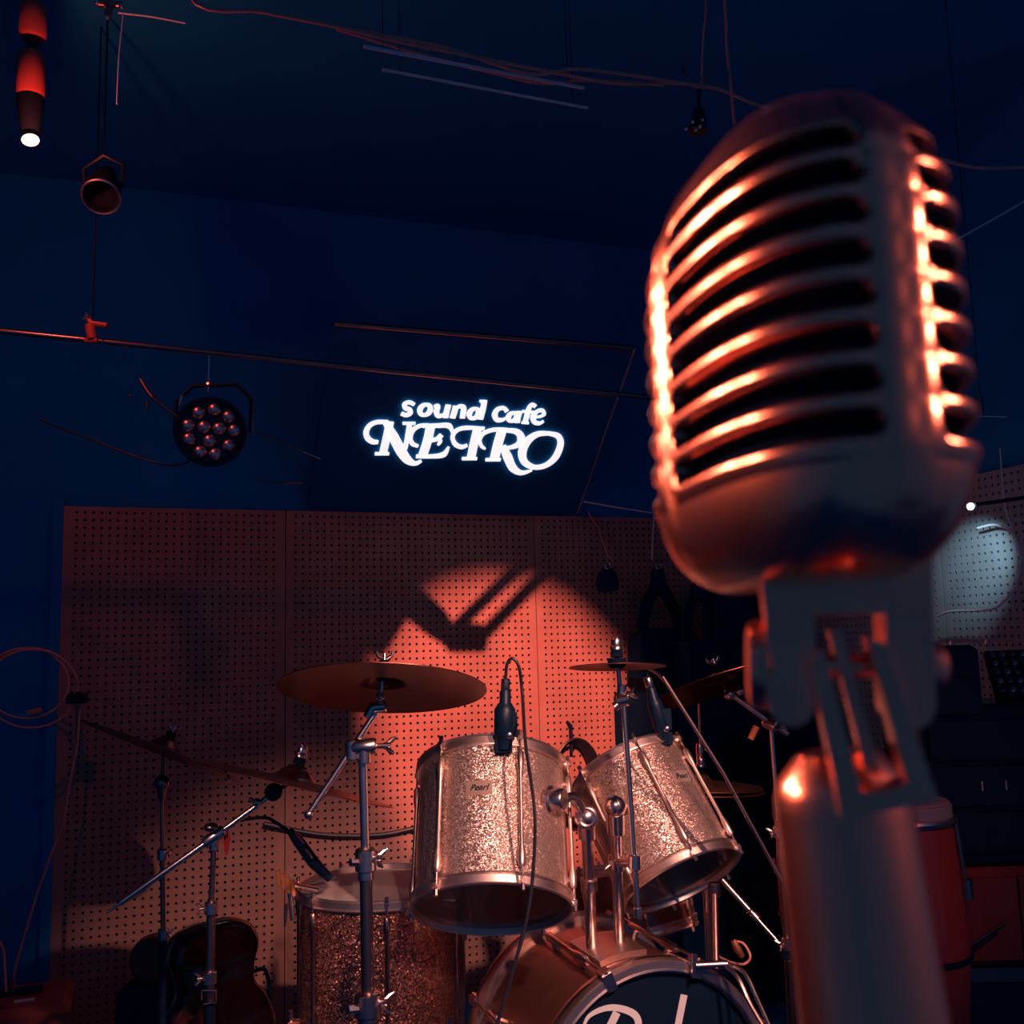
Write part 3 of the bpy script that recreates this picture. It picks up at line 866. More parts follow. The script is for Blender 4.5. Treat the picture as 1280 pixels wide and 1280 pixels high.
# crash behind the microphone, on its own boom stand
c3 = at(896, 838, 2.64)
n3 = V((-0.24, 0.24, 0.95)).normalized()
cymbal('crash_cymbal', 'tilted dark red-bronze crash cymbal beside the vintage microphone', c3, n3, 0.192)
s3t = at(964, 905, 2.61); s3b = at(986, 1200, 2.61)
bs3 = thing('boom_stand', 'slim chrome boom stand carrying the tilted crash beside the congas', 'cymbal stand', (s3b.x, s3b.y, 0))
mb = MB(); mb.tube([s3t + V((0, 0, -0.01)), at(973, 1025, 2.61)], 0.006, 10); mb.build('upper_tube', 'chrome', bs3)
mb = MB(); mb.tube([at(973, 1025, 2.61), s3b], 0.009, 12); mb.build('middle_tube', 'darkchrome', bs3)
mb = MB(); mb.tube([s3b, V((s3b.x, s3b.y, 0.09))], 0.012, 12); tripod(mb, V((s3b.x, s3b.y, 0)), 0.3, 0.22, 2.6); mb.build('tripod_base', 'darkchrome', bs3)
for p in (at(974, 1040, 2.60), at(985, 1180, 2.60)):
    mb = MB(); collar(mb, p, V((0, 0, 1)), 0.015, 0.03); cl = mb.build('height_clamp', 'chrome', bs3)
    mb = MB(); wing(mb, p + V((-0.018, -0.008, 0)), V((-1, -0.4, 0)), 0.014); mb.build('wing_nut', 'chrome', cl)
mb = MB(); mb.tube([at(906, 862, 2.61), s3t], 0.006, 10); mb.tube([s3t, at(985, 918, 2.61)], 0.006, 10); mb.build('boom_arm', 'chrome', bs3)
mb = MB(); mb.sphere(at(912, 868, 2.60), 0.014); mb.sphere(at(925, 864, 2.60), 0.011); mb.tube([at(910, 866, 2.61), c3 - n3 * 0.035, c3 + n3 * 0.012], 0.0045, 8); mb.build('cymbal_tilter', 'chrome', bs3)
mb = MB(); collar(mb, s3t, V((0.5, -0.5, -0.2)), 0.015, 0.04); wing(mb, at(978, 908, 2.59), V((1, -0.3, 0.2)), 0.014); mb.build('tilter', 'chrome', bs3)
mb = MB(); mb.tube([at(946, 908, 2.59), at(938, 924, 2.59)], 0.008, 12); mb.build('counter_grip', 'orange', bs3, 'orange lit end grip')

# hi-hat behind the smaller tom
hh = at(876, 966, 2.92)
hb = V((hh.x, hh.y, 0))
t, _ = cymbal('hi_hat_cymbal', 'upper bright bronze hi-hat cymbal behind the smaller tom', hh, V((0.05, 0.03, 1)), 0.170, 'brass', nut='dome', underfelt=False)
t, _ = cymbal('hi_hat_cymbal', 'lower bronze hi-hat cymbal turned upside down under its mate', hh + V((0, 0, -0.082)), V((-0.05, -0.03, -1)), 0.170, 'brass', nut='dome', underfelt=False)
hs = thing('hi_hat_stand', 'chrome hi-hat stand with a long pull rod behind the tom', 'cymbal stand', hb)
mb = MB(); mb.tube([V((hh.x, hh.y, 0.3)), at(873, 868, 2.92)], 0.0035, 8); mb.build('pull_rod', 'chrome', hs)
mb = MB(); p = hh + V((0, 0, 0.055)); collar(mb, p, V((0, 0, 1)), 0.010, 0.05); wing(mb, p + V((0.018, -0.004, 0.01)), V((1, -0.2, 0)), 0.013); mb.build('clutch', 'chrome', hs)
mb = MB(); mb.tube([hh + V((0, 0, -0.118)), V((hh.x, hh.y, 0.12))], 0.011, 12); tripod(mb, hb, 0.3, 0.22, 0.9); mb.build('lower_tube', 'chrome', hs)

# ride with a bright bell and a riveted cymbal, both edge-on, on stands at the floor tom's other side
c4 = at(373, 956, 2.30)
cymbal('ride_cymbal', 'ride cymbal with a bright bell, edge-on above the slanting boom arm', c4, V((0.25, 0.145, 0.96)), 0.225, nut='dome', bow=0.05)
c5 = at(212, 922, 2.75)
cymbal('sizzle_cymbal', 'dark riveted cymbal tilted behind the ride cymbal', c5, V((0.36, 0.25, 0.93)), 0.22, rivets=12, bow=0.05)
r0 = at(133, 1141, 2.20); r1 = at(340, 993, 2.30); rc = at(268, 1046, 2.265)
rb = at(262, 1250, 2.265)
rs = thing('boom_stand', 'chrome boom stand whose long arm slants under the ride cymbal', 'cymbal stand', (rb.x, rb.y, 0))
mb = MB(); mb.tube([r0, at(148, 1131, 2.205), at(152, 1128, 2.207), rc, r1], [0.0028, 0.0032, 0.0062, 0.0066, 0.0066], 12); mb.build('boom_arm', 'chrome', rs)
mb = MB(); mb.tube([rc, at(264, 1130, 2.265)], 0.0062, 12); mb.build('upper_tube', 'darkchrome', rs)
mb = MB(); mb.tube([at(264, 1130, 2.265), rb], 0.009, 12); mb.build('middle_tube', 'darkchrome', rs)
mb = MB(); mb.tube([rb, V((rb.x, rb.y, 0.09))], 0.012, 12); tripod(mb, V((rb.x, rb.y, 0)), 0.28, 0.26, 0.5); mb.build('tripod_base', 'black', rs)
mb = MB(); collar(mb, rc, r1 - r0, 0.013, 0.05); collar(mb, rc + V((0, 0, -0.016)), V((0, 0, 1)), 0.010, 0.024); tc_ = mb.build('tilter', 'chrome', rs)
mb = MB(); mb.lathe([(0, 0)], 4) if False else mb.sphere(at(264, 1034, 2.25), 0.016, 16, (1, 1, 0.6)); mb.build('tilter_knob', 'darkchrome', tc_)
for p in (at(264, 1135, 2.26), at(262, 1222, 2.26)):
    mb = MB(); collar(mb, p, V((0, 0, 1)), 0.014, 0.026); wing(mb, p + V((-0.018, -0.006, 0)), V((-1, -0.4, 0)), 0.013); mb.build('height_clamp', 'chrome', rs)
mb = MB(); mb.tube([at(252, 1250, 2.25), at(252, 1238, 2.25), at(270, 1238, 2.25), at(270, 1253, 2.25), at(254, 1256, 2.25)], 0.0022, 6); mb.build('wire_hook', 'chrome', rs)
mb = MB(); mb.sphere(at(342, 990, 2.30), 0.020, 16); mb.tube([at(342, 990, 2.30), c4 - V((0.25, 0.145, 0.96)).normalized() * 0.035, c4 + V((0.25, 0.145, 0.96)).normalized() * 0.012], 0.0045, 8); mb.build('cymbal_tilter', 'black', rs)
mb = MB(); mb.sphere(at(321, 1003, 2.28), 0.0095, 12); mb.sphere(at(314, 1000, 2.28), 0.006, 10); mb.build('arm_screw', 'chrome', rs)
q0 = at(202, 978, 2.72); qb = at(204, 1200, 2.72)
qs = thing('cymbal_stand', 'thin dark straight stand with a round chrome tilter under the riveted cymbal', 'cymbal stand', (qb.x, qb.y, 0))
mb = MB(); mb.tube([q0, at(203, 1068, 2.72)], 0.0045, 10); mb.build('upper_tube', 'darkchrome', qs)
mb = MB(); mb.tube([at(203, 1068, 2.72), at(204, 1170, 2.72)], 0.0065, 10); mb.build('middle_tube', 'darkchrome', qs)
mb = MB(); mb.tube([at(204, 1170, 2.72), V((qb.x, qb.y, 0.08))], 0.010, 12); tripod(mb, V((qb.x, qb.y, 0)), 0.28, 0.26, 1.1); mb.build('tripod_base', 'black', qs)
mb = MB(); mb.sphere(q0, 0.020, 18); mb.tube([q0, at(202, 1002, 2.72)], [0.016, 0.006], 12); mb.tube([q0, c5 - V((0.36, 0.25, 0.93)).normalized() * 0.035, c5 + V((0.36, 0.25, 0.93)).normalized() * 0.012], 0.004, 8); mb.build('tilter', 'darkchrome', qs)
for p in (at(203, 1068, 2.71), at(204, 1168, 2.71)):
    mb = MB(); collar(mb, p, V((0, 0, 1)), 0.013, 0.028); wing(mb, p + V((0.016, -0.004, 0.004)), V((1, -0.2, 0)), 0.011); mb.build('height_clamp', 'chrome', qs)

# ------------------------------------------------------------------ clip-on drum microphones and their cables
def clip_mic(label, p_top, p_bot, body_r, cable_pts, cable_label, Y, side=1):
    t = thing('drum_microphone', label, 'microphone', p_bot)
    d = (p_bot - p_top)
    mb = MB(); mb.tube([p_top, p_top + d * 0.02, p_top + d * 0.16, p_top + d * 0.18], [0.007, 0.0095, 0.0095, 0.008], 14); mb.build('connector_sleeve', 'chrome', t)
    mb = MB(); mb.tube([p_top + d * s for s in (0.16, 0.20, 0.34, 0.38, 0.44, 0.78, 0.84, 1.0)], [0.009, 0.012, 0.012, 0.016, body_r, body_r, body_r * 0.8, body_r * 0.75], 16); mb.build('body', 'black', t)
    mb = MB(); q = p_top + d * 0.80 + V((0.010 * side, -body_r * 0.8, 0)); mb.sphere(q, 0.008, 12, (1, 0.5, 1)); mb.build('clamp_screw', 'chrome', t)
    mb = MB(); mb.box(p_top + d * 0.66 + V((0.016 * side, 0, 0)), (0.022, 0.026, 0.05)); mb.box(p_top + d * 0.95, (0.035, 0.02, 0.03)); mb.build('rim_clamp', 'rubber', t)
    mb = MB(); mb.tube(spline([p_top] + cable_pts, 10), 0.0034, 8)
    o = solo(mb, 'microphone_cable', 'cableblack', cable_label, 'cable')
    return t
def rim_point(Mx, R, L, px, py):
    """point of the upper hoop that shows nearest the given spot"""
    c = [Mx @ V(((R + 0.006) * math.cos(a), (R + 0.006) * math.sin(a), L + 0.006)) for a in [2 * math.pi * k / 360 for k in range(360)]]
    front = [p for p in c if (p - Mx @ V((0, 0, L))).y < 0]
    return min(front, key=lambda p: (proj(p)[0] - px) ** 2 + 0.2 * (proj(p)[1] - py) ** 2)
rp1 = rim_point(drum_frame(t1_c, t1_axis), T1R - 0.011, T1L, 630, 938)
rp2 = rim_point(drum_frame(t2_c, t2_axis), T2R - 0.011, T2L, 833, 932)
YM = rp1.y - 0.021
YM2 = rp2.y - 0.012
clip_mic('black clip-on microphone on the rim of the larger tom', at(632, 848, YM), at(630, 936, YM), 0.022,
         [at(634, 830, YM), at(641, 823, YM), at(649, 835, YM), at(653, 870, YM), at(657, 930, YM - .09), at(668, 1010, 2.02), at(667, 1080, 2.0), at(660, 1140, 1.98), at(645, 1200, 1.96), at(622, 1278, 1.94), at(600, 1340, 1.92), V((-0.12, 1.9, 0.02))],
         'black cable looping from the larger tom microphone down past the bass drum', YM)
clip_mic('black clip-on microphone on the rim of the smaller tom', at(809, 846, YM2), at(832, 927, YM2), 0.018,
         [at(814, 838, YM2 - .02), at(832, 853, 2.24), at(868, 910, 2.185), at(905, 968, 2.169), at(945, 1042, 2.154), at(980, 1107, 2.141), at(998, 1160, 2.142), at(1000, 1250, 2.145), V((0.64, 2.20, 0.02))], 'black cable of the smaller tom microphone running along the boom pole', YM2, 1)
# floor tom microphone on a short gooseneck
fm0, fm1 = at(345, 1028, 2.42), at(412, 1098, 2.46)
fm = thing('drum_microphone', 'black gooseneck microphone pointing down at the floor tom', 'microphone', fm1)
mb = MB(); mb.tube(spline([at(266, 1052, 2.268), at(282, 1036, 2.34), at(300, 1026, 2.40), at(330, 1022, 2.43), fm0, at(362, 1040, 2.42)], 6), 0.004, 8); mb.build('gooseneck', 'cableblack', fm)
mb = MB(); mb.tube([at(362, 1038, 2.42), at(372, 1050, 2.43), at(392, 1078, 2.44), fm1], [0.008, 0.013, 0.014, 0.010], 14); mb.build('body', 'black', fm)
mb = MB(); mb.tube([at(368, 1040, 2.41), at(379, 1055, 2.41)], 0.0025, 6); mb.tube([at(382, 1062, 2.41), at(390, 1073, 2.41)], 0.003, 6); mb.build('trim_ring', 'chrome', fm)
# knob cluster clamp at the floor tom's side
kc = thing('clamp', 'orange lit ribbed clamp knob at the side of the floor tom', 'drum hardware', at(356, 1150, 2.46))
for k in range(4):
    p = at(347 + 6 * k, 1088 + 4 * k, 2.44)
    mb = MB(); mb.tube([p, p + V((0.004, 0, -0.035))], [0.006, 0.0045], 10); mb.build('ribbed_knob', 'orange', kc)
mb = MB(); mb.tube([at(362, 1110, 2.47), at(366, 1150, 2.47)], 0.006, 10); mb.tube([at(358, 1130, 2.46), at(356, 1158, 2.46)], [0.006, 0.003], 8); mb.tube([at(360, 1105, 2.46), at(396, 1112, 2.54)], 0.006, 8); mb.build('bracket', 'chrome', kc)
tag = MB(); a0 = at(283, 1035, 2.272)
tag.add([a0 + V((x, y, z)) for y in (0, 0.002) for x, z in ((-0.004, 0), (0.003, 0), (0.008, -0.02), (0.005, -0.045), (-0.001, -0.062), (-0.006, -0.03))], [(0, 1, 2, 3, 4, 5), (11, 10, 9, 8, 7, 6)] + [(i, i + 6, (i + 1) % 6 + 6, (i + 1) % 6) for i in range(6)])
solo(tag, 'ribbon', 'redtag', 'red ribbon hanging from the slanting boom arm', 'ribbon')

# dark red instrument case behind the boom stand
gp = at(268, 1160, 3.05)
gt = thing('instrument_case', 'dark red glossy rounded instrument case standing behind the slanting boom arm', 'case', (gp.x, gp.y, 0.02))
GM = frame(V((gp.x, gp.y, 0.24)), V((0.72, -0.65, 0.08)), V((0.65, 0.72, 0)))
def gpoly():
    half = [(0.0, -0.225), (0.10, -0.215), (0.165, -0.16), (0.18, -0.08), (0.15, 0.0), (0.115, 0.045), (0.12, 0.10), (0.135, 0.15), (0.11, 0.20), (0.05, 0.222), (0.0, 0.225)]
    r = spline([V((x, y, 0)) for x, y in half], 4)
    return [(p.x, p.y) for p in r] + [(-p.x, p.y) for p in r[1:-1]][::-1]
mb = MB(GM); gpo = gpoly(); n = len(gpo)
layers = [(0.90, -0.045), (0.985, -0.037), (1.0, -0.028), (1.0, 0.028), (0.985, 0.037), (0.90, 0.045)]
vs, fs = [], []
for sc_, z in layers: vs += [(x * sc_, y * sc_, z) for x, y in gpo]
for l in range(5): fs += [(l * n + i, l * n + (i + 1) % n, (l + 1) * n + (i + 1) % n, (l + 1) * n + i) for i in range(n)]
fs += [tuple(range(n))[::-1], tuple(5 * n + i for i in range(n))]
mb.add(vs, fs); mb.build('body', 'glossred', gt, angle=60)
mb = MB(GM); mb.tube([(x * 1.004, y * 1.004, 0.0) for x, y in gpo], 0.0035, 6, closed=True); mb.build('lid_rim', 'darkchrome', gt)
mb = MB(GM); mb.tube(spline([(0.150, -0.04, 0.0), (0.185, -0.03, 0.0), (0.175, 0.05, 0.0), (0.125, 0.055, 0.0)], 5), 0.006, 8); mb.build('handle', 'rubber', gt)
bk2 = at(192, 1196, 3.22)
bx = MB(frame((bk2.x, bk2.y, bk2.z), V((0.2, -1, 0.1))))
bx.lathe([(0, 0.05), (0.05, 0.05), (0.062, 0.04), (0.066, 0.0), (0.062, -0.04), (0.05, -0.05), (0, -0.05)], 32)
tbr = thing('tambourine', 'dim reddish round hand drum resting on a crate beside the instrument case', 'hand drum', (bk2.x, bk2.y, bk2.z - 0.066))
bx.build('frame', 'wood', tbr)
MB(frame(bk2, V((0.2, -1, 0.1)))).lathe([(0, 0.053), (0.056, 0.052), (0.063, 0.042)], 32).build('skin', 'wood', tbr)
cr = MB(); cr.box((bk2.x, bk2.y, (bk2.z - 0.066) / 2), (0.16, 0.16, bk2.z - 0.066)); solo(cr, 'crate', 'fabric', 'black crate on the floor beside the instrument case', 'crate', smooth=False)

# ------------------------------------------------------------------ congas behind the microphone stand
def conga(px, Y, ztop, R, label):
    p = at(px, 1000, Y)
    t = thing('conga', label, 'conga', (p.x, p.y, 0))
    Fm = Matrix.Translation((p.x, p.y, 0))
    Hh = ztop
    prof = [(R * 0.62, 0.0), (R * 0.70, 0.05 * Hh), (R * 0.95, 0.35 * Hh), (R * 1.12, 0.62 * Hh), (R * 1.10, 0.78 * Hh), (R * 0.98, Hh)]
    q = spline([V((r, 0, z)) for r, z in prof], 5)
    MB(Fm).lathe([(v_.x, v_.z) for v_ in q], 48).build('shell', 'red', t)
    MB(Fm).ring(R * 1.03, 0.008, Hh - 0.035, 48).build('rim', 'chrome', t)
    MB(Fm).lathe([(0, Hh + 0.004), (R * 0.94, Hh + 0.004), (R, Hh - 0.004), (R * 1.0, Hh - 0.03)], 48).build('skin', 'headwhite', t)
    for k in range(6):
        a = 0.5 + k * math.pi / 3
        c, s = math.cos(a), math.sin(a)
        mb = MB(Fm); mb.tube([(R * 1.05 * c, R * 1.05 * s, Hh - 0.03), (R * 1.15 * c, R * 1.15 * s, Hh - 0.17)], 0.005, 8)
        mb.tube([(R * 1.15 * c, R * 1.15 * s, Hh - 0.20), (R * 1.15 * c, R * 1.15 * s, Hh - 0.16)], 0.013, 10); mb.build('tuning_lug', 'darkchrome', t)
    MB(Fm).ring(R * 1.13, 0.006, 0.62 * Hh, 48).build('band', 'black', t)
    return t
conga(1032, 2.90, 0.775, 0.125, 'red conga standing nearest the chrome boom stand')
conga(1118, 2.40, 0.85, 0.120, 'red conga standing nearest the dark equipment rack')

# ------------------------------------------------------------------ diagonal rods and leftovers around the hi-hat
mb = MB(); mb.tube([at(828, 846, 2.18), at(905, 968, 2.16), at(984, 1114, 2.13)], 0.0038, 8)
mb.tube([at(984, 1114, 2.13), at(992, 1129, 2.128)], 0.006, 8)
bpole = at(995, 1150, 2.128)
bp_t = thing('microphone_boom', 'thin dark boom pole slanting across the smaller tom', 'microphone stand', (bpole.x, bpole.y, 0))
mb.build('boom_rod', 'darkchrome', bp_t)
mb = MB(); mb.tube([at(991, 1126, 2.128), V((bpole.x, bpole.y, 0.1))], 0.009, 10); tripod(mb, V((bpole.x, bpole.y, 0)), 0.25, 0.16, -0.5); mb.build('upright', 'black', bp_t)
lg0, lg1 = at(903, 1100, 2.70), at(984, 1190, 2.61)
mb = MB(); mb.tube([lg0, lg0.lerp(lg1, 0.55)], 0.0075, 10); mb.tube([lg0.lerp(lg1, 0.5), lg1], 0.005, 10); collar(mb, lg0.lerp(lg1, 0.52), lg1 - lg0, 0.010, 0.02)
lt = thing('percussion_bar', 'bright slanting chrome tube below the hi-hat', 'drum hardware', lg1)
mb.build('tube', 'chrome', lt)
mb = MB(); wing(mb, lg0.lerp(lg1, 0.5) + V((-0.012, -0.01, 0.012)), V((-0.5, -0.6, 0.5)), 0.009); mb.build('wing_nut', 'chrome', lt)
mb = MB(); collar(mb, lg1, V((0, 0, 1)), 0.016, 0.03); mb.build('stand_clamp', 'black', lt)
# bass drum anchor clamp with bent arm
ac = thing('hoop_clamp', 'chrome clamp with a bent double arm on the bass drum hoop', 'drum hardware', at(905, 1210, 2.2))
mb = MB(); mb.tube([at(838, 1193, 2.25), at(852, 1200, 2.22), at(872, 1206, 2.20)], 0.006, 10); mb.tube([at(868, 1192, 2.2), at(867, 1222, 2.2)], 0.005, 8); mb.tube([at(870, 1207, 2.2), at(909, 1205, 2.2)], 0.008, 10); mb.build('jaw', 'chrome', ac)
mb = MB(); mb.tube([at(893, 1108, 2.30), at(895, 1212, 2.2)], 0.008, 10); collar(mb, at(893, 1112, 2.295), V((0, 0, 1)), 0.013, 0.03); mb.build('post', 'darkchrome', ac)
mb = MB(); mb.tube(spline([at(906, 1206, 2.2), at(922, 1222, 2.17), at(936, 1252, 2.14), at(958, 1290, 2.1)], 5), 0.0045, 8); mb.tube(spline([at(909, 1204, 2.21), at(930, 1216, 2.18), at(945, 1246, 2.15), at(963, 1286, 2.11)], 5), 0.0045, 8); mb.build('bent_arm', 'chrome', ac)
cw = thing('cowbell_clip', 'small copper clip with a curled cable under the hi-hat', 'drum hardware', at(925, 1200, 2.4))
mb = MB(); mb.tube([at(917, 1176, 2.4), at(922, 1186, 2.4), at(928, 1196, 2.4)], [0.007, 0.010, 0.006], 10); mb.build('clip', 'brass', cw)
mb = MB(); mb.tube(spline([at(918, 1176, 2.4), at(930, 1180, 2.39), at(938, 1196, 2.38), at(930, 1205, 2.38), at(914, 1203, 2.32), at(899, 1196, 2.225), at(893, 1190, 2.218)], 6), 0.0026, 6); mb.build('curled_cable', 'cablered', cw)

# ------------------------------------------------------------------ things hung on the pegboard
def hung_bag(px, py, outline, label, thick=0.05, name='gig_bag', yw=3.50, ring=True):
    """soft black bag hung from a metal ring; outline in metres below the ring (x, z)"""
    p = on_wall(px, py, yw)
    t = thing(name, label, 'bag', p + V((0, 0, min(z for _, z in outline))))
    Fm = Matrix.Translation(p) @ Matrix.Rotation(math.radians(20), 4, 'Z') @ XZ
    mb = MB(Fm)
    n = len(outline)
    cx = sum(x for x, _ in outline) / n; cz = sum(z for _, z in outline) / n
    vs, fs = [], []
    for sc_, y in ((0.86, -thick / 2), (1.0, -thick / 4), (1.0, thick / 4), (0.86, thick / 2)):
        vs += [(cx + (x - cx) * sc_, cz + (z - cz) * sc_, y) for x, z in outline]
    for l in range(3): fs += [(l * n + i, l * n + (i + 1) % n, (l + 1) * n + (i + 1) % n, (l + 1) * n + i) for i in range(n)]
    fs += [tuple(range(n))[::-1], tuple(3 * n + i for i in range(n))]
    mb.add(vs, fs); mb.build('pouch', 'fabric', t)
    mb = MB(frame(p + V((0, -0.03, 0.0)), V((0.2, -1, 0)))); mb.ring(0.011, 0.003, 0, 20)
    mb.build('ring', 'chrome', t)
    mb = MB(); mb.tube([p + V((0, -0.03, 0.011)), p + V((0, -0.02, 0.03)), on_wall(px, py, 3.62) + V((0, 0, 0.03))], 0.0025, 8); mb.build('hook', 'chrome', t)
    return t, p, Fm
hung_bag(759, 708, [(-0.012, 0.0), (0.012, 0.0), (0.03, -0.03), (0.040, -0.06), (0.036, -0.09), (0.0, -0.098), (-0.036, -0.095), (-0.046, -0.07), (-0.035, -0.03)], 'small black pouch hung from a ring on the pegboard', name='pouch_bag')
tb, p, Fm = hung_bag(822, 708, [(-0.012, 0), (0.012, 0), (0.026, -0.05), (0.030, -0.10), (0.0, -0.115), (-0.028, -0.10), (-0.024, -0.05)], 'black gig bag with a looped strap hung next to the small pouch')
def strap(t, Fm, pts, wd=0.045, nm='strap'):
    mb = MB(Fm)
    strokes(mb, [(pts, wd)], -0.008, 0.008, 6)
    mb.build(nm, 'fabric', t)
strap(tb, Fm, [(-0.012, -0.08), (-0.055, -0.15), (-0.075, -0.24), (-0.08, -0.36)])
strap(tb, Fm, [(0.012, -0.08), (0.055, -0.15), (0.085, -0.24), (0.10, -0.36)])
mb = MB(Fm); mb.prism([(-0.11, -0.26), (-0.06, -0.235), (0.05, -0.235), (0.13, -0.26), (0.14, -0.42), (-0.12, -0.42)], -0.05, 0.05); mb.build('main_bag', 'fabric', tb)
tb2, p, Fm = hung_bag(872, 728, [(-0.012, 0), (0.012, 0), (0.026, -0.03), (0.03, -0.06), (0.0, -0.075), (-0.028, -0.06), (-0.024, -0.03)], 'second black gig bag hung behind the tilted crash cymbal', yw=3.37)
strap(tb2, Fm, [(-0.012, -0.04), (-0.045, -0.10), (-0.058, -0.18), (-0.06, -0.30)], 0.035)
strap(tb2, Fm, [(0.012, -0.04), (0.04, -0.10), (0.05, -0.18), (0.055, -0.30)], 0.035)
mb = MB(Fm); mb.prism([(0.055, -0.02), (0.19, -0.03), (0.22, -0.3), (0.22, -0.38), (-0.08, -0.38), (-0.09, -0.22), (0.04, -0.21)], -0.06, 0.06); mb.build('main_bag', 'fabric', tb2)
# tall dark cabinet standing against the wall, its edge beside the pegboard
p0 = on_wall(773, 1000, 3.58)
xk = p0.x * CS + p0.y * SN
cab = thing('speaker_cabinet', 'tall black speaker cabinet against the pegboard behind the hi-hat', 'speaker', S(xk + 0.3, 3.35, 0))
stage_box(xk, xk + 0.62, 3.14, 3.58, 0.0, 1.04).build('cabinet', 'fabric', cab, smooth=False)
for zc in (0.28, 0.76):
    MB(frame(S(xk + 0.31, 3.138, zc), S(0, -1, 0))).lathe([(0.17, 0.0), (0.17, 0.008), (0.14, 0.004), (0.05, -0.0), (0.0, 0.014)], 40).build('cone', 'rubber', cab)
# coil of black cable hung low on the pegboard
pc = on_wall(716, 975, 3.585)
coil = thing('cable_coil', 'coil of black cable hung on the pegboard between the toms', 'cable', pc + V((0, 0, -0.12)))
mb = MB()
WX = V((CS, SN, 0))
for k in range(5):
    ra, rb_ = 0.072 + 0.006 * k, 0.135 + 0.004 * k
    mb.tube([pc + WX * (ra * math.cos(a) + 0.002 * k) + V((0, 0, rb_ * math.sin(a))) + S(0, -0.006 * k, 0) for a in [2 * math.pi * q / 36 for q in range(36)]], 0.0048, 6, closed=True)
mb.build('loops', 'cableblack', coil)
mb = MB(); mb.tube([pc + V((0, 0, 0.10)), pc + V((0, 0, 0.20)), pc + V((0, 0, 0.21)) + S(0, 0.04, 0)], 0.006, 8); mb.build('tie', 'rubber', coil)

# cables hanging across the wall
def cable(pts, r, matname, label, name='cable', n=10, group=None, up=False):
    if up: pts = [V((pts[0].x - 0.02, pts[0].y, ZC))] + list(pts)
    mb = MB(); mb.tube(spline(pts, n), r, 8)
    return solo(mb, name, matname, label, 'cable', group)
cable([on_wall(735, 640, 3.55), on_wall(748, 662, 3.57), on_wall(758, 690, 3.54), on_wall(766, 702, 3.52)], 0.0022, 'cablered', 'thin red cord running down to the small pouch')
cable([on_wall(818, 640, 3.55), on_wall(816, 672, 3.54), on_wall(815, 700, 3.52)], 0.003, 'cablewhite', 'short pale cord dropping onto the hung gig bag')
cable([on_wall(330, 1030, 3.6), on_wall(400, 1043, 3.6), on_wall(470, 1044, 3.6), on_wall(520, 1035, 3.6), on_wall(600, 1020, 3.6)], 0.008, 'cableblack', 'thick black cable running along the pegboard behind the floor tom')

# orange cable coil on a hook at the wall's end, with its tail hanging to the floor box
YC = 3.42
hk = thing('cable_hook', 'small black hook holding the salmon cable coil', 'hook', on_wall(97, 880, 3.5))
mb = MB(); mb.tube([on_wall(96, 872, 3.63), on_wall(96, 873, YC), on_wall(98, 868, YC - 0.02)], 0.010, 8); mb.box(on_wall(96, 873, YC - 0.005), (0.055, 0.03, 0.03)); mb.build('peg', 'rubber', hk)
co = thing('cable_coil', 'coil of salmon cable hung on a small black hook', 'cable', on_wall(40, 912, YC))
ccx, ccy = 38, 860
def loop(dx, dy, rx, ry, a0, a1, yo, n=28):
    return [on_wall(ccx + dx + rx * math.cos(math.radians(a0 + (a1 - a0) * k / n)), ccy + dy - ry * math.sin(math.radians(a0 + (a1 - a0) * k / n)), YC - yo) for k in range(n + 1)]
mb = MB(); mb.tube(loop(0, 0, 59, 50, -8, 345, 0.0), 0.0036, 8); mb.build('loop', 'cablered', co)
mb = MB(); mb.tube(loop(-5, -6, 53, 44, -30, 325, 0.012), 0.0036, 8); mb.build('loop', 'cablered', co)
mb = MB(); mb.tube(loop(2, -2, 57, 46, 10, 200, 0.02), 0.0036, 8); mb.build('loop', 'cablered', co)
mb = MB(); mb.tube([on_wall(100, 884, YC), on_wall(97, 930, YC), on_wall(86, 985, YC), on_wall(80, 1030, YC), on_wall(66, 1062, YC), on_wall(46, 1118, YC), on_wall(26, 1185, YC), on_wall(18, 1215, YC)], 0.0036, 8); mb.build('tail', 'cablered', co)
mb = MB(); mb.tube([on_wall(18, 1213, YC), on_wall(16, 1228, YC), on_wall(20, 1246, YC)], [0.006, 0.008, 0.006], 10); mb.build('plug', 'chrome', co)
mb = MB(frame(on_wall(43, 889, YC - 0.02), V((0.2, -1, 0)), V((1, 0.2, 0.2)))); mb.box((0, 0, 0), (0.040, 0.014, 0.012)); mb.build('sleeve', 'orange', co, 'pale orange sleeve on the loop')
cable([on_wall(-70, 1290, 3.3), on_wall(-50, 1190, YC), on_wall(-22, 1160, YC), on_wall(2, 1182, YC), on_wall(6, 1210, 3.38), on_wall(8, 1252, 3.33)], 0.0036, 'cablered', 'short end of another salmon cable above the floor box')
bxp = on_wall(20, 1262, 3.30)
bt_ = thing('stage_box', 'dim red wooden box on the floor under the cable coil', 'box', (bxp.x, bxp.y, 0))
topz = at(60, 1247, bxp.y).z
ca = math.radians(20)
FBX = Matrix.Translation((bxp.x - 0.06, bxp.y, 0)) @ Matrix.Rotation(ca, 4, 'Z')
mb = MB(FBX); mb.box((0, 0, topz / 2), (0.40, 0.26, topz)); mb.build('case', 'wood', bt_)
mb = MB(FBX); mb.box((0.08, -0.05, topz + 0.001), (0.05, 0.02, 0.003)); mb.build('label_strip', 'white', bt_, 'white label strip')
mb = MB(FBX); mb.box((0.03, 0.03, topz + 0.004), (0.18, 0.05, 0.01)); mb.build('handle', 'black', bt_)

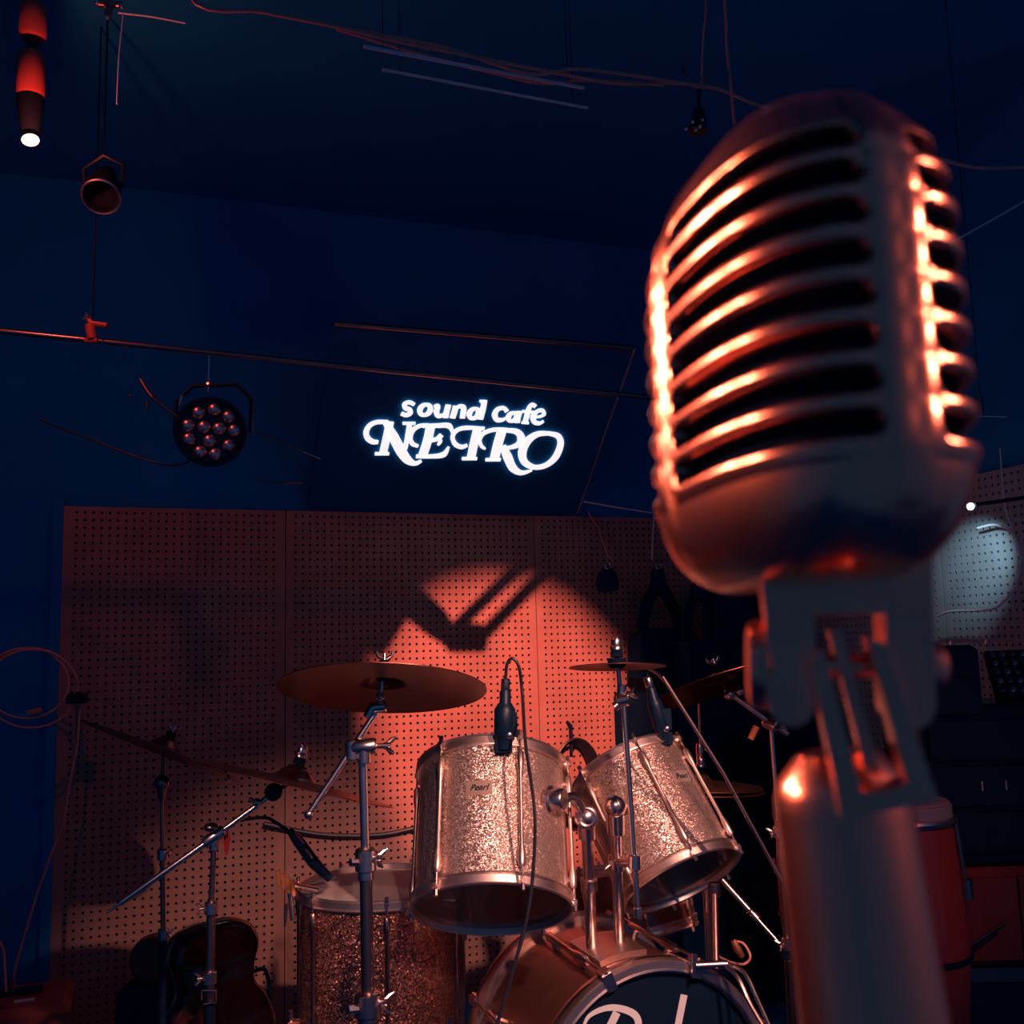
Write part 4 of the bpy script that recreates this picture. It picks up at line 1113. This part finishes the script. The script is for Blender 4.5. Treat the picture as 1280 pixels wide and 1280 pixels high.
# ------------------------------------------------------------------ equipment at the side wall
def px_box(px0, px1, Y, z0, z1, depth, t, nm, matname):
    a, b = at(px0, 1000, Y), at(px1, 1000, Y)
    mb = MB(); mb.box(((a.x + b.x) / 2, Y + depth / 2, (z0 + z1) / 2), (b.x - a.x, depth, z1 - z0))
    return mb.build(nm, matname, t, smooth=False)
YE = 2.70
zw0 = at(1230, 1210, YE).z; zw1 = at(1230, 1086, YE).z; zr1 = at(1215, 806, YE).z
ax = at(1240, 1000, YE).x
fc = thing('flight_case', 'low black flight case on the floor under the red-brown cabinet', 'case', (ax, YE + 0.15, 0))
px_box(1172, 1330, YE + 0.02, 0.0, zw0, 0.32, fc, 'case', 'fabric')
px_box(1176, 1330, YE + 0.012, zw0 * 0.9, zw0 - 0.004, 0.01, fc, 'edge_rail', 'darkchrome')
wc = thing('cabinet', 'red-brown wooden cabinet under the dark equipment rack', 'cabinet', (ax, YE + 0.15, zw0))
px_box(1182, 1330, YE, zw0, zw1, 0.32, wc, 'carcass', 'wood')
px_box(1196, 1262, YE - 0.012, zw0 + 0.02, zw1 - 0.02, 0.012, wc, 'door', 'wood')
px_box(1265, 1326, YE - 0.012, zw0 + 0.02, zw1 - 0.02, 0.012, wc, 'door', 'wood')
er = thing('equipment_rack', 'dark equipment rack standing on the red-brown cabinet', 'rack', (ax, YE + 0.15, zw1))
pm = at(1275, 845, YE + 0.10)
px_box(1158, 1238, YE + 0.01, zw1, zr1, 0.28, er, 'housing', 'black')
px_box(1238, 1330, YE + 0.01, zw1, pm.z - 0.066, 0.28, er, 'side_housing', 'black')
for k, (z0, z1) in enumerate(((0.04, 0.14), (0.155, 0.255), (0.27, 0.37), (0.385, 0.48))):
    f_ = px_box(1168, 1330 if k < 3 else 1234, YE - 0.004, zw1 + z0, zw1 + z1, 0.014, er, 'rack_unit', 'black')
    for px in ((1228, 1258) if k == 1 else ()):
        p = at(px, 1000, YE)
        mb = MB(); mb.tube([(p.x, YE - 0.006, zw1 + (z0 + z1) / 2 - 0.012), (p.x, YE - 0.006, zw1 + (z0 + z1) / 2 + 0.012)], 0.0022, 6); mb.build('fader', 'white', f_)
mx = thing('mixing_console', 'small mixing console with rows of knobs on the side of the dark rack', 'mixer', (pm.x, pm.y, pm.z - 0.066))
MXF = Matrix.Translation(pm) @ Matrix.Rotation(math.radians(-8), 4, 'Z') @ Matrix.Rotation(math.radians(58), 4, 'X')
mb = MB(MXF); mb.box((0, 0, 0), (0.15, 0.15, 0.03)); mb.build('desk', 'glossred', mx)
for i in range(6):
    for j in range(5):
        mb = MB(MXF @ Matrix.Translation((-0.0625 + 0.025 * i, -0.055 + 0.027 * j, 0.015))); mb.lathe([(0.008, 0), (0.007, 0.012), (0.005, 0.013), (0, 0.013)], 12)
        mb.build('control_knob', 'chrome' if (i + j) % 2 else 'darkchrome', mx)
for px, py in ((1190, 809), (1234, 804)):
    p = at(px, py, YE + 0.08); p.z = zr1
    mb = MB(); mb.tube([p, p + V((0, 0, 0.012))], [0.008, 0.005], 10); mb.build('rack_knob', 'chrome', er)
st0, st1 = at(1200, 1190, 2.60), at(1254, 1155, 2.66)
mb = MB(); mb.tube([st0, st0.lerp(st1, 0.3), st1], [0.002, 0.005, 0.0065], 10)
stt = thing('drumstick', 'black drumstick leaning across the red-brown cabinet', 'drumstick', st0)
mb.build('shaft', 'darkchrome', stt)
mb = MB(); mb.sphere(st0, 0.0045, 10); mb.build('tip', 'black', stt)
p_led = on_plane(1213, 633, S(XR - 0.20, 0, 0), S(1, 0, 0))
# cool clip lamp on the side wall and its pale cables
ll = thing('clip_lamp', 'small cool white lamp clipped to the side pegboard', 'lamp', p_led)
mb = MB(); mb.sphere(p_led, 0.011, 12); mb.build('lit_led', 'led', ll)
mb = MB(); mb.tube([p_led + V((0.012, 0.0, 0.004)), p_led + S(0.20, 0, 0.03)], 0.006, 10); mb.build('arm', 'black', ll)
RWN = S(1, 0, 0)
def on_side(px, py, off=0.03): return on_plane(px, py, S(XR - off, 0, 0), RWN)
spot('clip_lamp_light', p_led + S(0.0, 0.0, -0.016), on_side(1224, 704, 0.0), 3.0, (0.55, 0.82, 1.0), 62, 0.9, 0.01)
cable([on_side(1222, 660, .05), on_side(1245, 656, .05), on_side(1266, 668, .05), on_side(1276, 700, .05), on_side(1270, 732, .05), on_side(1248, 758, .05), on_side(1228, 763, .05), on_side(1190, 764, .05), on_side(1172, 770, .05)], 0.0036, 'cablewhite', 'white cable drooping in a loop on the side pegboard')
cable([on_side(1250, 560, .04), on_side(1256, 630, .04), on_side(1268, 668, .04), on_side(1282, 705, .04)], 0.0022, 'cablewhite', 'thin white cord crossing the looped white cable')

# ------------------------------------------------------------------ lit sign
br = S(1.575, 3.60, 1.726)
su, sv = S(1, 0, 0), (S(0, -0.54, 0) + V((0, 0, 0.50)))
SH = sv.length; sv = sv.normalized(); sn_ = su.cross(sv).normalized()
if sn_.y > 0: sn_ = -sn_
SGM = Matrix.Translation(br) @ Matrix((su, sv, su.cross(sv))).transposed().to_4x4()
front = 1 if su.cross(sv).dot(sn_) > 0 else -1
sign = thing('sign_panel', 'black tilted sign panel reading sound cafe NEIRO in lit white letters', 'sign', br)
mb = MB(SGM); mb.box((-0.515, SH / 2, -0.012 * front), (1.03, SH, 0.02)); mb.build('board', 'panelblack', sign, smooth=False)
mb = MB(SGM); mb.tube([(-1.03, SH, 0.0), (0.0, SH, 0.0)], 0.009, 10); mb.build('top_rail', 'darkchrome', sign)
mb = MB(SGM); mb.tube([(0.004, 0, 0.0), (0.004, SH, 0.0)], 0.004, 8); mb.build('edge_rail', 'chrome', sign)
inv_s = SGM.inverted()
def sg(pt):
    p = inv_s @ on_plane(430 + pt[0] / 4.2667, 470 + pt[1] / 4.2667, br, sn_)
    return (p.x, p.y)
def ellipse(cx, cy, rx, ry, n=10, tilt=0.0):
    return [(cx + rx * math.cos(2 * math.pi * k / n) + tilt * math.sin(2 * math.pi * k / n), cy - ry * math.sin(2 * math.pi * k / n)) for k in range(n + 1)]
o_small = lambda cx, cy, rx, ry: (ellipse(cx, cy, rx, ry, 12, 6), [18 + 9 * abs(math.cos(2 * math.pi * k / 12)) - 4 for k in range(13)])
LET = {
 's': [([(374, 150), (348, 138), (322, 148), (326, 168), (350, 178), (353, 195), (332, 206), (305, 198)], [16, 17, 18, 19, 20, 19, 18, 17])],
 'o': [o_small(432, 178, 28, 28)],
 'u': [([(478, 160), (500, 158), (492, 190), (502, 210), (530, 205), (545, 185)], [9, 20, 24, 20, 14, 10]), ([(556, 152), (546, 190), (542, 220)], 24)],
 'n': [([(596, 158), (588, 190), (578, 222)], 24), ([(590, 178), (612, 160), (636, 164), (636, 190), (630, 222)], [10, 15, 22, 24, 22])],
 'd': [o_small(692, 198, 24, 26), ([(748, 128), (740, 175), (726, 228)], 24), ([(722, 132), (752, 132)], 10)],
 'c': [([(868, 186), (850, 168), (818, 176), (803, 204), (814, 230), (842, 232), (862, 222)], [20, 16, 20, 25, 22, 16, 8])],
 'a': [o_small(898, 216, 22, 22), ([(936, 186), (928, 215), (922, 246)], 24)],
 'f': [([(1020, 160), (1002, 150), (986, 168), (976, 205), (964, 248)], [18, 16, 20, 23, 22]), ([(950, 186), (1010, 191)], 11), ([(946, 246), (984, 249)], 9)],
 'e': [([(1010, 218), (1045, 214), (1066, 200), (1056, 182), (1030, 186), (1008, 214), (1014, 242), (1040, 250), (1064, 238)], [9, 10, 16, 18, 16, 24, 22, 16, 9])],
 'N': [([(182, 350), (150, 347), (124, 326), (118, 294), (138, 260), (178, 243), (235, 244)], [20, 28, 30, 28, 24, 22, 22]), ([(245, 242), (228, 320), (207, 412)], 40), ([(164, 412), (240, 412)], 16),
       ([(225, 250), (262, 320), (305, 400), (340, 446), (378, 464), (412, 450)], [34, 54, 56, 46, 24, 14]), ([(350, 250), (340, 310), (326, 385)], [26, 26, 22]), ([(312, 250), (380, 250)], 14)],
 'E': [([(394, 372), (364, 358), (352, 325), (366, 288), (402, 264), (450, 260)], [16, 24, 26, 24, 20, 20]), ([(462, 262), (445, 340), (418, 424)], 48), ([(420, 264), (500, 262), (560, 264), (580, 306)], [20, 24, 30, 12]),
       ([(440, 345), (490, 335), (520, 312)], [18, 22, 26]), ([(505, 320), (512, 345), (500, 366)], [22, 22, 10]), ([(384, 426), (470, 426), (530, 416), (558, 376)], [20, 22, 32, 10])],
 'I': [([(658, 366), (626, 376), (592, 360), (578, 322), (600, 288), (650, 274), (748, 278)], [16, 24, 26, 22, 22, 22, 18]), ([(712, 276), (694, 350), (676, 436)], 46), ([(628, 438), (708, 438)], 17)],
 'R': [([(752, 386), (732, 370), (722, 336), (746, 302), (800, 284), (870, 284)], [12, 20, 22, 22, 22, 20]), ([(842, 286), (820, 360), (800, 444)], 52), ([(754, 444), (834, 444)], 17),
       ([(850, 286), (918, 294), (944, 326), (932, 360), (890, 378), (846, 380)], [20, 32, 44, 36, 22, 14]), ([(846, 372), (872, 430), (900, 488), (945, 514), (1002, 500)], [36, 52, 46, 28, 10])],
 'O': [([(1090, 303), (1140, 318), (1154, 360), (1128, 428), (1078, 472), (1015, 484), (962, 456), (950, 402), (978, 344), (1030, 308), (1092, 303)], [22, 32, 36, 40, 32, 28, 40, 48, 46, 34, 22])],
}
def letter(nm):
    paths = []
    for pts, wd in LET[nm]:
        q = [sg(p) for p in pts]
        if not isinstance(wd, (list, tuple)): wd = [wd] * len(pts)
        k = (0.92 if nm.isupper() else 1.12) / (4.2667 * 330)
        paths.append((q, [x * k for x in wd]))
    mb = MB(SGM)
    strokes(mb, paths, 0.0, 0.006 * front, 5)
    mb.build('letter', 'letter', sign, 'lit white letter ' + nm, smooth=False)
for nm in LET: letter(nm)
lpt = sg((600, 250))

# ------------------------------------------------------------------ ceiling pipes, rails and cables
def pipe(p0, p1, r, matname, label, name='lighting_pipe'):
    mb = MB(); mb.tube([p0, p1], r, 12)
    return solo(mb, name, matname, label, 'pipe')
YP = 2.30
pp = lambda px, py, z: CAM + ray(px, py) * ((z - CAM.z) / ray(px, py).z)
def hz(x0, y0, x1, y1, Y0, label, r=0.010, matname='darkchrome', ext=0.0):
    """level pipe parallel to the pegboard wall through two sight lines"""
    a = at(x0, y0, Y0)
    d = ray(x1, y1)
    yst = -a.x * SN + a.y * CS
    b = on_plane(x1, y1, S(0, yst, 0), WALLN)
    v = (b - a)
    return pipe(a - v * ext, b + v * ext, r, matname, label)
hz(120, 426, 815, 497, 2.55, 'long thin lighting pipe crossing in front of the sign panel', 0.0075, 'darkchrome', 0.35)
def PIPE_AT(px):
    """point of the long lighting pipe that shows at this column"""
    a = at(120, 426, 2.55)
    return on_plane(px, 426 + (px - 120) * 71 / 695, S(0, -a.x * SN + a.y * CS, 0), WALLN)
def hung_rail(x0, y0, x1, y1, Y0, label, r):
    a = at(x0, y0, Y0)
    b = on_plane(x1, y1, S(0, -a.x * SN + a.y * CS, 0), WALLN)
    t = thing('highlight_rail', label, 'rail', a.lerp(b, 0.5))
    mb = MB(); mb.tube([a, b], r, 12); mb.build('rail', 'cablewhite', t)  # white colour stands for the highlight along a longer pipe
    for f_ in (0.08, 0.92):
        p = a.lerp(b, f_)
        mb = MB(); mb.tube([p, V((p.x, p.y, ZC))], 0.0008, 6); mb.build('hanger_wire', 'black', t)
hung_rail(455, 58, 730, 110, 1.9, 'slim rail whitened for its highlight, under the ceiling beside the draped red cables', 0.004)
hung_rail(478, 87, 735, 135, 1.95, 'slim rail whitened for its highlight, hanging just below the other ceiling rail', 0.0032)
cable([at(x, y, Y) for x, y, Y in ((235, -8, 1.9), (330, 15, 1.9), (420, 33, 1.9), (500, 52, 1.92), (590, 70, 1.95), (680, 88, 2.0), (770, 104, 2.05), (850, 104, 2.1), (900, 112, 2.1), (950, 132, 2.1), (1050, 160, 2.12), (1190, 203, 2.15), (1240, 210, 2.15), (1300, 208, 2.15))], 0.0042, 'cablered', 'upper red cable draped under the ceiling and behind the microphone', n=6, up=True)
cable([at(x, y, Y) for x, y, Y in ((400, 28, 1.92), (480, 44, 1.92), (560, 60, 1.94), (660, 92, 1.97), (720, 86, 2.0), (790, 94, 2.03), (860, 105, 2.07), (880, 110, 2.08))], 0.0040, 'cablered', 'second red cable twisted along the upper red cable', n=6)
cable([at(x, y, Y) for x, y, Y in ((420, 36, 1.99), (520, 66, 2.03), (620, 92, 2.06), (680, 104, 2.06), (740, 100, 2.06), (830, 106, 2.07))], 0.0036, 'cablered', 'lowest red cable sagging under the twisted pair', n=6)
cable([at(905, -10, 2.05), at(909, 60, 2.06), at(914, 110, 2.06), at(918, 155, 2.06)], 0.0036, 'cablered', 'red cable hanging straight down behind the microphone top', up=True)
cable([at(882, -10, 2.08), at(879, 50, 2.08), at(877, 106, 2.08)], 0.0024, 'cablered', 'thin dim cord hanging onto the red cables', up=True)
cable([at(1180, 308, 2.25), at(1240, 275, 2.25), at(1300, 240, 2.25)], 0.0022, 'cablewhite', 'thin taut white wire behind the microphone')
cable([at(148, 16, 2.2), at(190, 21, 2.2), at(232, 29, 2.2)], 0.0022, 'cablewhite', 'pale wire running from the ceiling clamp')
cable([at(154, 18, 2.2), at(149, 70, 2.2), at(146, 130, 2.2)], 0.0018, 'cablewhite', 'thin pale wire hanging from the ceiling clamp')
cable([at(300, 536, 2.66), at(320, 541, 2.75), at(345, 549, 2.85), at(372, 562, 2.95), at(400, 574, 3.12)], 0.0022, 'cableblack', 'short dark lead beside the lamp with many lenses')
cable([at(320, 600, 2.9), at(350, 604, 2.9), at(378, 604, 2.9)], 0.0026, 'darkchrome', 'short dull wire below the lamp with many lenses')
cable([at(50, 525, 2.7), at(110, 548, 2.7), at(190, 577, 2.7), at(228, 580, 2.69), at(250, 566, 2.68)], 0.0024, 'cableblack', 'dark lead sagging toward the lamp with many lenses')
cable([on_wall(730, 627, 3.3), on_wall(770, 634, 3.3), on_wall(815, 641, 3.3)], 0.0026, 'cablewhite', 'short pale lead by the lower corner of the sign panel')

# ------------------------------------------------------------------ stage lamps
# LED par with many lenses
pl = at(263, 540, 2.62)
par = thing('led_par_lamp', 'round black stage lamp with a ring of clear lenses', 'stage lamp', pl + V((0, 0, -0.09)))
pn = V((0.30, -0.95, -0.12)).normalized()
PM = frame(pl, pn)
MB(PM).lathe([(0, -0.11), (0.06, -0.11), (0.085, -0.08), (0.092, 0.0), (0.092, 0.012), (0.084, 0.012), (0.082, 0.0), (0, 0.0)], 40).build('housing', 'black', par)
for px, py in ((248, 516), (268, 512), (286, 521), (235, 532), (255, 534), (274, 536), (293, 538), (262, 551), (286, 557), (250, 565), (269, 568), (236, 549)):
    q = PM.inverted() @ on_plane(px, py, pl, pn)
    mb = MB(PM); mb.sphere((q.x, q.y, 0.005), 0.0175, 16, (1, 1, 0.8)); mb.build('lens', 'glass', par)
yk = [pl + V((-0.10, 0.02, 0.0)), pl + V((-0.10, 0.03, 0.09)), pl + V((-0.06, 0.04, 0.135)), pl + V((0.06, 0.04, 0.135)), pl + V((0.10, 0.03, 0.09)), pl + V((0.10, 0.02, 0))]
mb = MB(); mb.tube(yk, 0.006, 6); mb.build('yoke', 'black', par)
mb = MB(); mb.tube([at(260, 490, 2.66), at(261, 462, 2.66), PIPE_AT(261)], [0.006, 0.003, 0.003], 8); wing(mb, at(260, 480, 2.64), V((0, -1, 0.2)), 0.009); mb.build('hanger_bolt', 'chrome', par)
mb = MB(); mb.tube([at(224, 508, 2.6), at(227, 495, 2.6)], [0.003, 0.007], 10); mb.build('yoke_knob', 'chrome', par)
mb = MB(); mb.tube([at(175, 474, 2.6), at(182, 486, 2.6), at(190, 497, 2.6)], 0.005, 8); mb.sphere(at(162, 495, 2.6), 0.005, 8); mb.tube([at(183, 502, 2.6), at(183, 509, 2.6)], 0.006, 8); wing(mb, at(191, 494, 2.6), V((0.8, -0.3, 0.4)), 0.008); mb.tube([at(190, 497, 2.6), at(230, 528, 2.62)], 0.005, 8)
mb.build('side_clamp', 'darkchrome', par)
# can spotlight with glowing bulb
def Yat(px, py, Y): return at(px, py, Y)
c_ = thing('can_spotlight', 'red can spotlight with a glowing bulb hanging from the ceiling', 'stage lamp', at(38, 185, 2.2))
mb = MB(); mb.tube([at(42, 5, 2.2), at(41, 10, 2.2), at(41, 45, 2.2), at(41, 48, 2.2)], [0.026, 0.030, 0.030, 0.026], 24); mb.build('upper_can', 'can', c_)
mb = MB(); mb.tube([at(41, 46, 2.2), at(39, 72, 2.2)], 0.014, 14); mb.build('coupling', 'black', c_)
mb = MB(); mb.tube([at(39, 68, 2.2), at(39, 72, 2.2), at(38, 118, 2.2), at(38, 122, 2.2)], [0.027, 0.031, 0.031, 0.028], 24); mb.build('lower_can', 'can', c_)
mb = MB(); mb.tube([at(38, 119, 2.2), at(38, 126, 2.2), at(38, 150, 2.2), at(38, 166, 2.2)], [0.028, 0.030, 0.024, 0.020], 24, caps=False); mb.build('hood', 'lampblack', c_)
mb = MB(); mb.sphere(at(38, 175, 2.19), 0.0155, 18, (1.3, 0.9, 0.9)); mb.build('bulb', 'bulb', c_, 'glowing bulb')
mb = MB(); t_ = at(42, 6, 2.2); mb.tube([t_, V((t_.x, t_.y, ZC))], 0.010, 10); mb.build('drop_pipe', 'black', c_)
bl = bpy.data.lights.new('bulb_light', 'POINT'); bl.energy, bl.color, bl.shadow_soft_size = 4.0, (1, 0.13, 0.07), 0.02
blo = bpy.data.objects.new('bulb_light', bl); col.objects.link(blo); blo.location = at(38, 190, 2.12)
# par can on the same drop
def par_can(label, p, aim, r=0.07, length=0.16, rim='darkchrome', hang=True, nm='par_can'):
    t = thing(nm, label, 'stage lamp', p + V((0, 0, -r)))
    Fm = frame(p, aim)
    MB(Fm).lathe([(0, -length), (r * 0.55, -length), (r * 0.62, -length * 0.8), (r, -length * 0.3), (r, 0.0), (r * 0.96, 0.0), (r * 0.94, -length * 0.28), (0, -length * 0.5)], 32).build('can', 'lampblack', t)
    MB(Fm).ring(r, 0.004, 0, 32).build('front_rim', rim, t)
    y = Fm.to_3x3() @ V((1, 0, 0))
    mb = MB(); c0 = p - V(aim).normalized() * length * 0.4
    top = c0 + V((0, 0, r * 1.9))
    mb.tube([c0 + y * r, c0 + y * r * 1.1 + V((0, 0, r * 1.2)), top, c0 - y * r * 1.1 + V((0, 0, r * 1.2)), c0 - y * r], 0.006, 6); mb.build('yoke', 'black', t)
    if hang:
        mb = MB(); mb.tube([top, V((top.x, top.y, ZC))], 0.003, 6); mb.build('drop_pipe', 'black', t)
    return t
par_can('black par can whose lower rim catches red light, below the glowing bulb', at(126, 246, 2.4), V((0.15, -0.6, -0.75)), 0.045, 0.12, 'chrome')
ck = thing('pipe_clamp', 'red lit clamp holding the long lighting pipe', 'clamp', at(116, 440, 2.48))
mb = MB(); mb.tube([at(108, 396, 2.48), at(114, 404, 2.48), at(134, 407, 2.48)], 0.007, 8); mb.tube([at(112, 406, 2.48), at(115, 424, 2.48)], 0.012, 12); mb.tube([at(106, 426, 2.48), at(122, 426, 2.48)], 0.007, 8); mb.build('jaw', 'can', ck)
mb = MB(); mb.tube([at(104, 400, 2.47), at(108, 391, 2.47), at(110, 396, 2.47)], 0.003, 6); mb.build('safety_loop', 'chrome', ck)
mb = MB(); p = at(116, 400, 2.48); mb.tube([p, V((p.x, p.y, ZC))], 0.0025, 6); mb.build('drop_pipe', 'black', ck)
ck2 = thing('ceiling_clamp', 'small clamp with chrome bolts at the ceiling by the pale wires', 'clamp', at(136, 25, 2.2))
mb = MB(); mb.tube([at(122, 4, 2.2), at(152, 6, 2.2)], 0.008, 10); mb.tube([at(136, 4, 2.2), at(135, 24, 2.2)], [0.012, 0.006], 10); mb.build('jaw', 'darkchrome', ck2)
mb = MB(); mb.sphere(at(121, 3, 2.19), 0.006, 8); mb.sphere(at(152, 8, 2.19), 0.007, 8); mb.sphere(at(134, 22, 2.19), 0.005, 8); mb.build('bolt', 'chrome', ck2)
mb = MB(); p = at(136, 4, 2.2); mb.tube([p, V((p.x, p.y, ZC))], 0.0025, 6); mb.build('drop_pipe', 'black', ck2)
rl = thing('lamp_holder', 'small lamp holder with glints hanging from the red cables', 'stage lamp', at(870, 165, 2.1))
mb = MB(); mb.tube([at(874, 112, 2.1), at(873, 140, 2.1)], 0.004, 8); mb.tube([at(874, 138, 2.1), at(872, 164, 2.1)], [0.012, 0.022], 14); mb.build('holder', 'black', rl)
for px, py in ((858, 161), (870, 162), (866, 152), (878, 150), (875, 158)):
    mb = MB(); mb.sphere(at(px, py, 2.075), 0.0045, 8); mb.build('glint_bulb', 'chrome', rl)
mb = MB(); mb.tube(spline([at(853, 82, 2.1), at(858, 98, 2.1), at(870, 110, 2.1), at(884, 106, 2.1), at(882, 96, 2.1)], 5), 0.0022, 6); mb.build('wire_loop', 'darkchrome', rl)
sc3 = thing('pipe_clamp', 'small chrome clamp with a short pin behind the microphone shoulder', 'clamp', at(1225, 515, 2.4))
mb = MB(); mb.tube([at(1196, 519, 2.4), at(1258, 521, 2.4)], 0.004, 8); mb.build('pin', 'chrome', sc3)
mb = MB(); mb.tube([at(1225, 496, 2.4), at(1226, 520, 2.4)], [0.006, 0.009], 8); mb.build('jaw', 'darkchrome', sc3)
mb = MB(); p = at(1225, 497, 2.4); mb.tube([p, V((p.x, p.y, ZC))], 0.0012, 6); mb.build('drop_pipe', 'black', sc3)

# twin-bar spotlight hanging between the wall lamp and the pegboard; its shadow falls on the board
TS = 0.79
def shp(px, py, t=TS):
    wp = on_wall(px, py)
    return wp + (WALL_LAMP - wp) * t
sw = 3.85 / 1280 * (1 - TS)                        # metres per shadow pixel at the lamp
tw = thing('twin_bar_spotlight', 'black double spotlight on two parallel bars under the ceiling', 'stage lamp', shp(580, 812))
for a_, b_ in (((572, 782), (668, 690)), ((598, 800), (706, 690))):
    mb = MB(); mb.tube([shp(*a_), shp(*b_)], 8 * sw, 10); mb.build('bar', 'black', tw)
mb = MB(); mb.tube([shp(556, 797), shp(560, 797), shp(603, 797), shp(607, 796)], [12 * sw, 17 * sw, 17 * sw, 10 * sw], 16); mb.build('knuckle', 'black', tw)
mb = MB(); mb.tube([shp(562, 796), shp(545, 778), shp(505, 742), shp(497, 735)], [13 * sw, 19 * sw, 21 * sw, 16 * sw], 18); mb.build('can', 'black', tw)
mb = MB(); mb.tube([shp(512, 742), shp(488, 766), shp(466, 800), shp(460, 808)], [16 * sw, 20 * sw, 20 * sw, 16 * sw], 18); mb.build('can', 'black', tw)
mb = MB(); mb.tube([shp(660, 698), shp(712, 690)], 9 * sw, 10); p = shp(688, 692); mb.tube([p, V((p.x, p.y, ZC))], 0.008, 8); mb.build('drop_pipe', 'black', tw)
